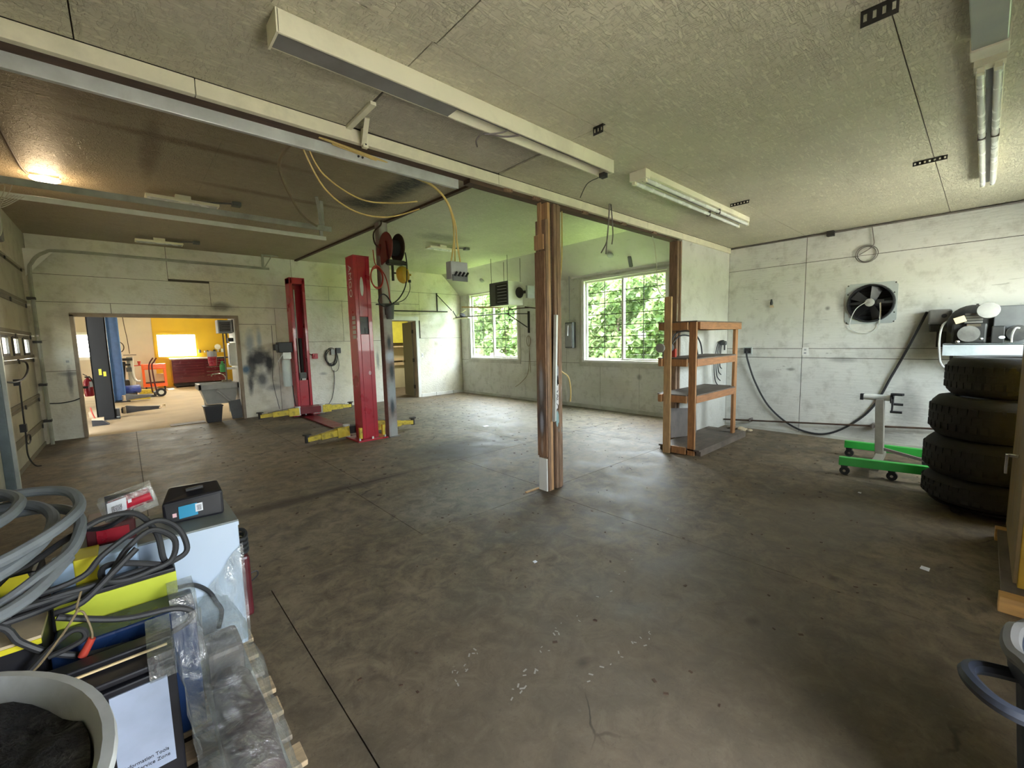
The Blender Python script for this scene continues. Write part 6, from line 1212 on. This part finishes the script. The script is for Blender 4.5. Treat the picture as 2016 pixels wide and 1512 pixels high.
mc = thing('maroon_case', (.18, 1.75, Z0), 'maroon cased tool lying under the stretch film', 'case'); MB().box(.125, .285, 1.30, 2.20, Z0, .20).build('tray', 'dusty_grey', mc, bev=.01); MB().lathe([(.03, 0), (.065, .03), (.075, .25), (.065, .52), (.04, .58)], (.20, 1.36, .235), (0, 1, .02), 18).build('barrel', 'stained_maroon', mc, True); B(.135, .26, 1.97, 2.15, .2, .34).build('handle_block', 'stained_steel', mc, bev=.02)
# stretch film draped over the load
R = random.Random(21); nu, nv = 30, 22; vs = []; fs = []
prof = [(.040, .60, 1), (.044, .50, 1), (.06, .44, .8), (.12, .41, .6), (.20, .40, .5), (.26, .385, .4), (.295, .33, .2), (.305, .24, .1), (.308, .15, 0)]
for i in range(nu):
    u = i/(nu-1); y = 1.22+u*1.07
    for j in range(nv):
        f = j/(nv-1)*(len(prof)-1); a = min(int(f), len(prof)-2); tt = f-a
        x = prof[a][0]*(1-tt)+prof[a+1][0]*tt; z = prof[a][1]*(1-tt)+prof[a+1][1]*tt
        sag = (1-u); z2 = z-.05*sag*(j/(nv-1) > .2)+.10*u**3*(j/(nv-1))*(1-(j/(nv-1)))
        w1 = .011*math.sin(7*u+5*j/nv)+.008*math.sin(23*u-9*j/nv+1)+.006*R.uniform(-1, 1)
        if 1.85 < y < 2.09: x = max(x, .128+.01*j/nv)
        vs.append((x+w1*.4, y, max(.135, z2+w1)))
for i in range(nu-1):
    for j in range(nv-1): fs.append((i*nv+j, (i+1)*nv+j, (i+1)*nv+j+1, i*nv+j+1))
k = MB(); k._add(vs, fs)
k2 = []; m0 = len(k.v)
nu2 = 14
for i in range(nu2):                       # part stretched up over the white box's face
    for j in range(12):
        u, v = i/(nu2-1), j/11; x = .05+u*.285; zt = .30+u*.34
        k2.append((x, 2.292+.004*math.sin(9*u+6*v)-.05*(1-v)*(1-u), .16+(zt-.16)*v+.006*math.sin(20*u+4*v)))
k._add(k2, [(i*12+j, (i+1)*12+j, (i+1)*12+j+1, i*12+j+1) for i in range(nu2-1) for j in range(11)])
sf_ = k.build('stretch_film', 'stretch_film', smooth=True); tag(sf_, 'clear stretch film draped over the front of the pallet load', 'plastic film')
# red thing peeking out behind the white box
gc = thing('red_canister', (.37, 2.84, 0), 'dark red canister with black wires behind the white box', 'canister'); B(.30, .43, 2.75, 2.95, 0, .36).build('body', 'pack_dark_red', gc, bev=.015)
k = MB()
for j in range(4): k.tube([(.37+.065*math.cos(a/9*2*PI), 2.85+.07*math.sin(a/9*2*PI), .375+.028*j+.012*math.sin(a*1.4)) for a in range(9)], .011, 6, 4, True)
k.build('wire_coil', 'cable_dark_grey', gc); MB().tube([(.42, 2.85, .2), (.47, 2.85, .21), (.475, 2.85, .18), (.43, 2.85, .15)], .004, 5).build('wire_tail', 'cord_black', gc)
# grey hose coil
k = MB(); R = random.Random(4)
for j, (cx_, cy_, rx, ry, z, tz) in enumerate(((-.47, 2.22, .225, .30, .90, .06), (-.42, 2.24, .245, .27, .945, .05), (-.50, 2.30, .17, .22, .985, .03), (-.38, 2.18, .205, .31, .865, .07), (-.52, 2.33, .12, .15, 1.01, .02))):
    k.tube([(cx_+rx*math.cos(a/14*2*PI), cy_+ry*math.sin(a/14*2*PI), z+tz*math.sin(a/14*2*PI+.6)+.008*R.uniform(-1, 1)) for a in range(14)], .0185, 9, 4, True)
k.tube([(-.20, 2.02, .86), (-.28, 1.86, .82), (-.40, 1.80, .80), (-.62, 1.84, .79)], .0185, 9)
tag(k.build('grey_hose', 'cord_grey', smooth=True), 'thick grey hose coiled on top of the pallet load', 'hose')
# black cable tangle
k = MB()
k.tube([(-.42, 2.06, .76), (-.293, 2.04, .753), (-.178, 2.06, .765), (-.124, 2.10, .808), (-.041, 2.14, .85), (.04, 2.17, .868), (.10, 2.15, .82), (.118, 2.11, .745), (.085, 2.09, .722), (.045, 2.10, .725), (.032, 2.16, .82), (-.022, 2.20, .905), (-.113, 2.20, .915), (-.21, 2.16, .88), (-.33, 2.1, .83), (-.5, 2.1, .82)], .0105, 8)
k.tube([(-.36, 2.0, .735), (-.24, 2.02, .738), (-.124, 2.05, .735), (-.058, 2.10, .809), (.018, 2.14, .845), (.082, 2.13, .79), (.065, 2.08, .728), (.0, 2.06, .716), (-.068, 2.04, .716), (-.122, 2.05, .733), (-.127, 2.09, .762), (-.08, 2.10, .762), (.03, 2.08, .722)], .0105, 8)
k.tube([(-.6, 1.98, .755), (-.36, 1.99, .742), (-.20, 2.03, .728), (-.078, 2.07, .72), (.02, 2.10, .718)], .0105, 8).tube([(-.6, 1.95, .73), (-.4, 1.96, .722), (-.27, 2.0, .715), (-.15, 2.06, .717)], .0105, 8)
k.tube([(-.03, 2.05, .82), (-.10, 2.03, .76), (-.18, 2.0, .70), (-.245, 1.98, .698)], .011, 8)
tag(k.build('cable_tangle', 'cable_dark_grey', smooth=True), 'tangle of black cables looped over the cases on the pallet', 'cable')
k = MB().tube([(-.62, 1.87, .80), (-.36, 1.865, .77), (-.303, 1.86, .695), (-.247, 1.86, .632), (-.175, 1.862, .585), (-.094, 1.89, .556), (.009, 1.893, .535), (.085, 1.89, .555), (.10, 1.888, .589), (.05, 1.888, .625), (-.06, 1.885, .645), (-.131, 1.88, .675), (-.226, 1.875, .73)], .010, 8)
tag(k.build('draped_cable', 'cable_dark_grey', smooth=True), 'black cable draped in a long loop over the navy case', 'cable')
k = MB().tube([(.076, 2.19, .56), (.135, 2.24, .525), (.185, 2.275, .46), (.21, 2.284, .395), (.228, 2.286, .338), (.21, 2.285, .265)], .009, 8); tag(k.build('bent_cable', 'cable_dark_grey', smooth=True), 'black cable end bent against the face of the white box', 'cable')
hk = thing('test_lead', (-.2, 1.83, .6), 'tan test lead with a red grip and a black hook end', 'test lead'); MB().tube([(-.166, 1.85, .80), (-.18, 1.845, .747), (-.165, 1.838, .735), (-.153, 1.83, .675), (-.154, 1.83, .645)], .003, 6).tube([(-.174, 1.84, .753), (-.206, 1.835, .702), (-.26, 1.83, .632), (-.287, 1.83, .605)], .0035, 6).build('lead', 'wire_tan', hk)
MB().cyl((-.154, 1.83, .648), (-.180, 1.83, .600), .010, .012, seg=10).build('grip', 'hose_red', hk, True); MB().tube([(-.30, 1.835, .60), (-.243, 1.838, .656), (-.197, 1.838, .688), (-.172, 1.838, .680), (-.170, 1.838, .654), (-.201, 1.838, .640), (-.25, 1.838, .632)], .0085, 7).build('hook', 'cord_black', hk, True)
k = MB().bar((-.34, 2.02, .715), (-.44, 2.01, .715), .05, .05).bar((-.28, 2.04, .725), (-.34, 2.03, .725), .04, .05); tag(k.build('cable_plug', 'black_plastic', bev=.006), 'chunky black cable connector lying by the tan case', 'plug')
# drum of oily absorbent
dm = thing('drum', (-.376, .685, 0), 'red open drum with a pale rim full of black oily absorbent', 'drum')
MB().lathe([(.30, 0), (.305, .01), (.305, .33), (.312, .345), (.305, .36), (.305, .69), (.312, .705), (.305, .72), (.31, 1.055)], (-.376, .685, 0), (0, 0, 1), 48, False).build('body', 'drum_red', dm, True)
MB().lathe([(.31, 1.045), (.322, 1.06), (.329, 1.072), (.327, 1.082), (.316, 1.083), (.308, 1.070), (.303, 1.03), (.300, .95)], (-.376, .685, 0), (0, 0, 1), 64, False).build('rim', 'drum_rim', dm, True)
n, rings = 64, 22; vs = [(-.376, .685, 1.06)]; fs = []; R = random.Random(8)
for j in range(1, rings+1):
    for i in range(n):
        a = 2*PI*i/n; r_ = .304*j/rings; x, y = r_*math.cos(a), r_*math.sin(a)
        z = 1.058+.012*(1-(r_/.3)**2)+.007*math.sin(17*x+3)*math.cos(19*y)+.006*R.uniform(-1, 1)+(.012*math.sin(a*9)*math.sin(a*4) if j > rings-3 else 0)-(.004 if j == rings else 0)
        vs.append((-.376+x, .685+y, z))
fs += [(0, 1+i, 1+(i+1) % n) for i in range(n)]
for j in range(rings-1):
    for i in range(n): q = (i+1) % n; fs.append((1+j*n+i, 1+(j+1)*n+i, 1+(j+1)*n+q, 1+j*n+q))
k = MB(); k._add(vs, fs); k.build('absorbent', 'oily_absorbent', dm, True)['kind'] = 'stuff'

# ------------------------------------------------------------------ chalk flecks and grit lying on the floor
R = random.Random(31); k = MB()
for (a, b, n) in (((1.10, 1.27), (1.55, 1.43), 15), ((1.55, 1.43), (2.1, 1.46), 7), ((2.3, 1.5), (3.75, 1.82), 16), ((1.38, 1.12), (1.92, 1.09), 13), ((.95, 1.5), (1.3, 1.72), 12)):
    for i in range(n):
        f = R.random(); x = a[0]+(b[0]-a[0])*f+R.gauss(0, .012); y = a[1]+(b[1]-a[1])*f+R.gauss(0, .018); s1 = R.uniform(.004, .011)
        an = R.uniform(0, 3); k.box(-s1, s1, -s1*.35, s1*.35, 0, .0012, Matrix.Translation((x, y, .0002)) @ Matrix.Rotation(an, 4, 'Z'))
o = k.build('chalk_flecks', 'paper_chalk', fl); o['kind'] = 'stuff'
k = MB()
for i in range(520):
    x, y = R.uniform(.5, 7.3), R.uniform(-.1, 10.2)**1.0; s1 = R.uniform(.004, .012)*(1 if y < 4 else 1.8)
    k.box(-s1, s1, -s1*R.uniform(.3, .8), s1*.5, 0, .003, Matrix.Translation((x, y, .0002)) @ Matrix.Rotation(R.uniform(0, 3), 4, 'Z'))
o = k.build('grit', 'rust_steel', fl); o['kind'] = 'stuff'
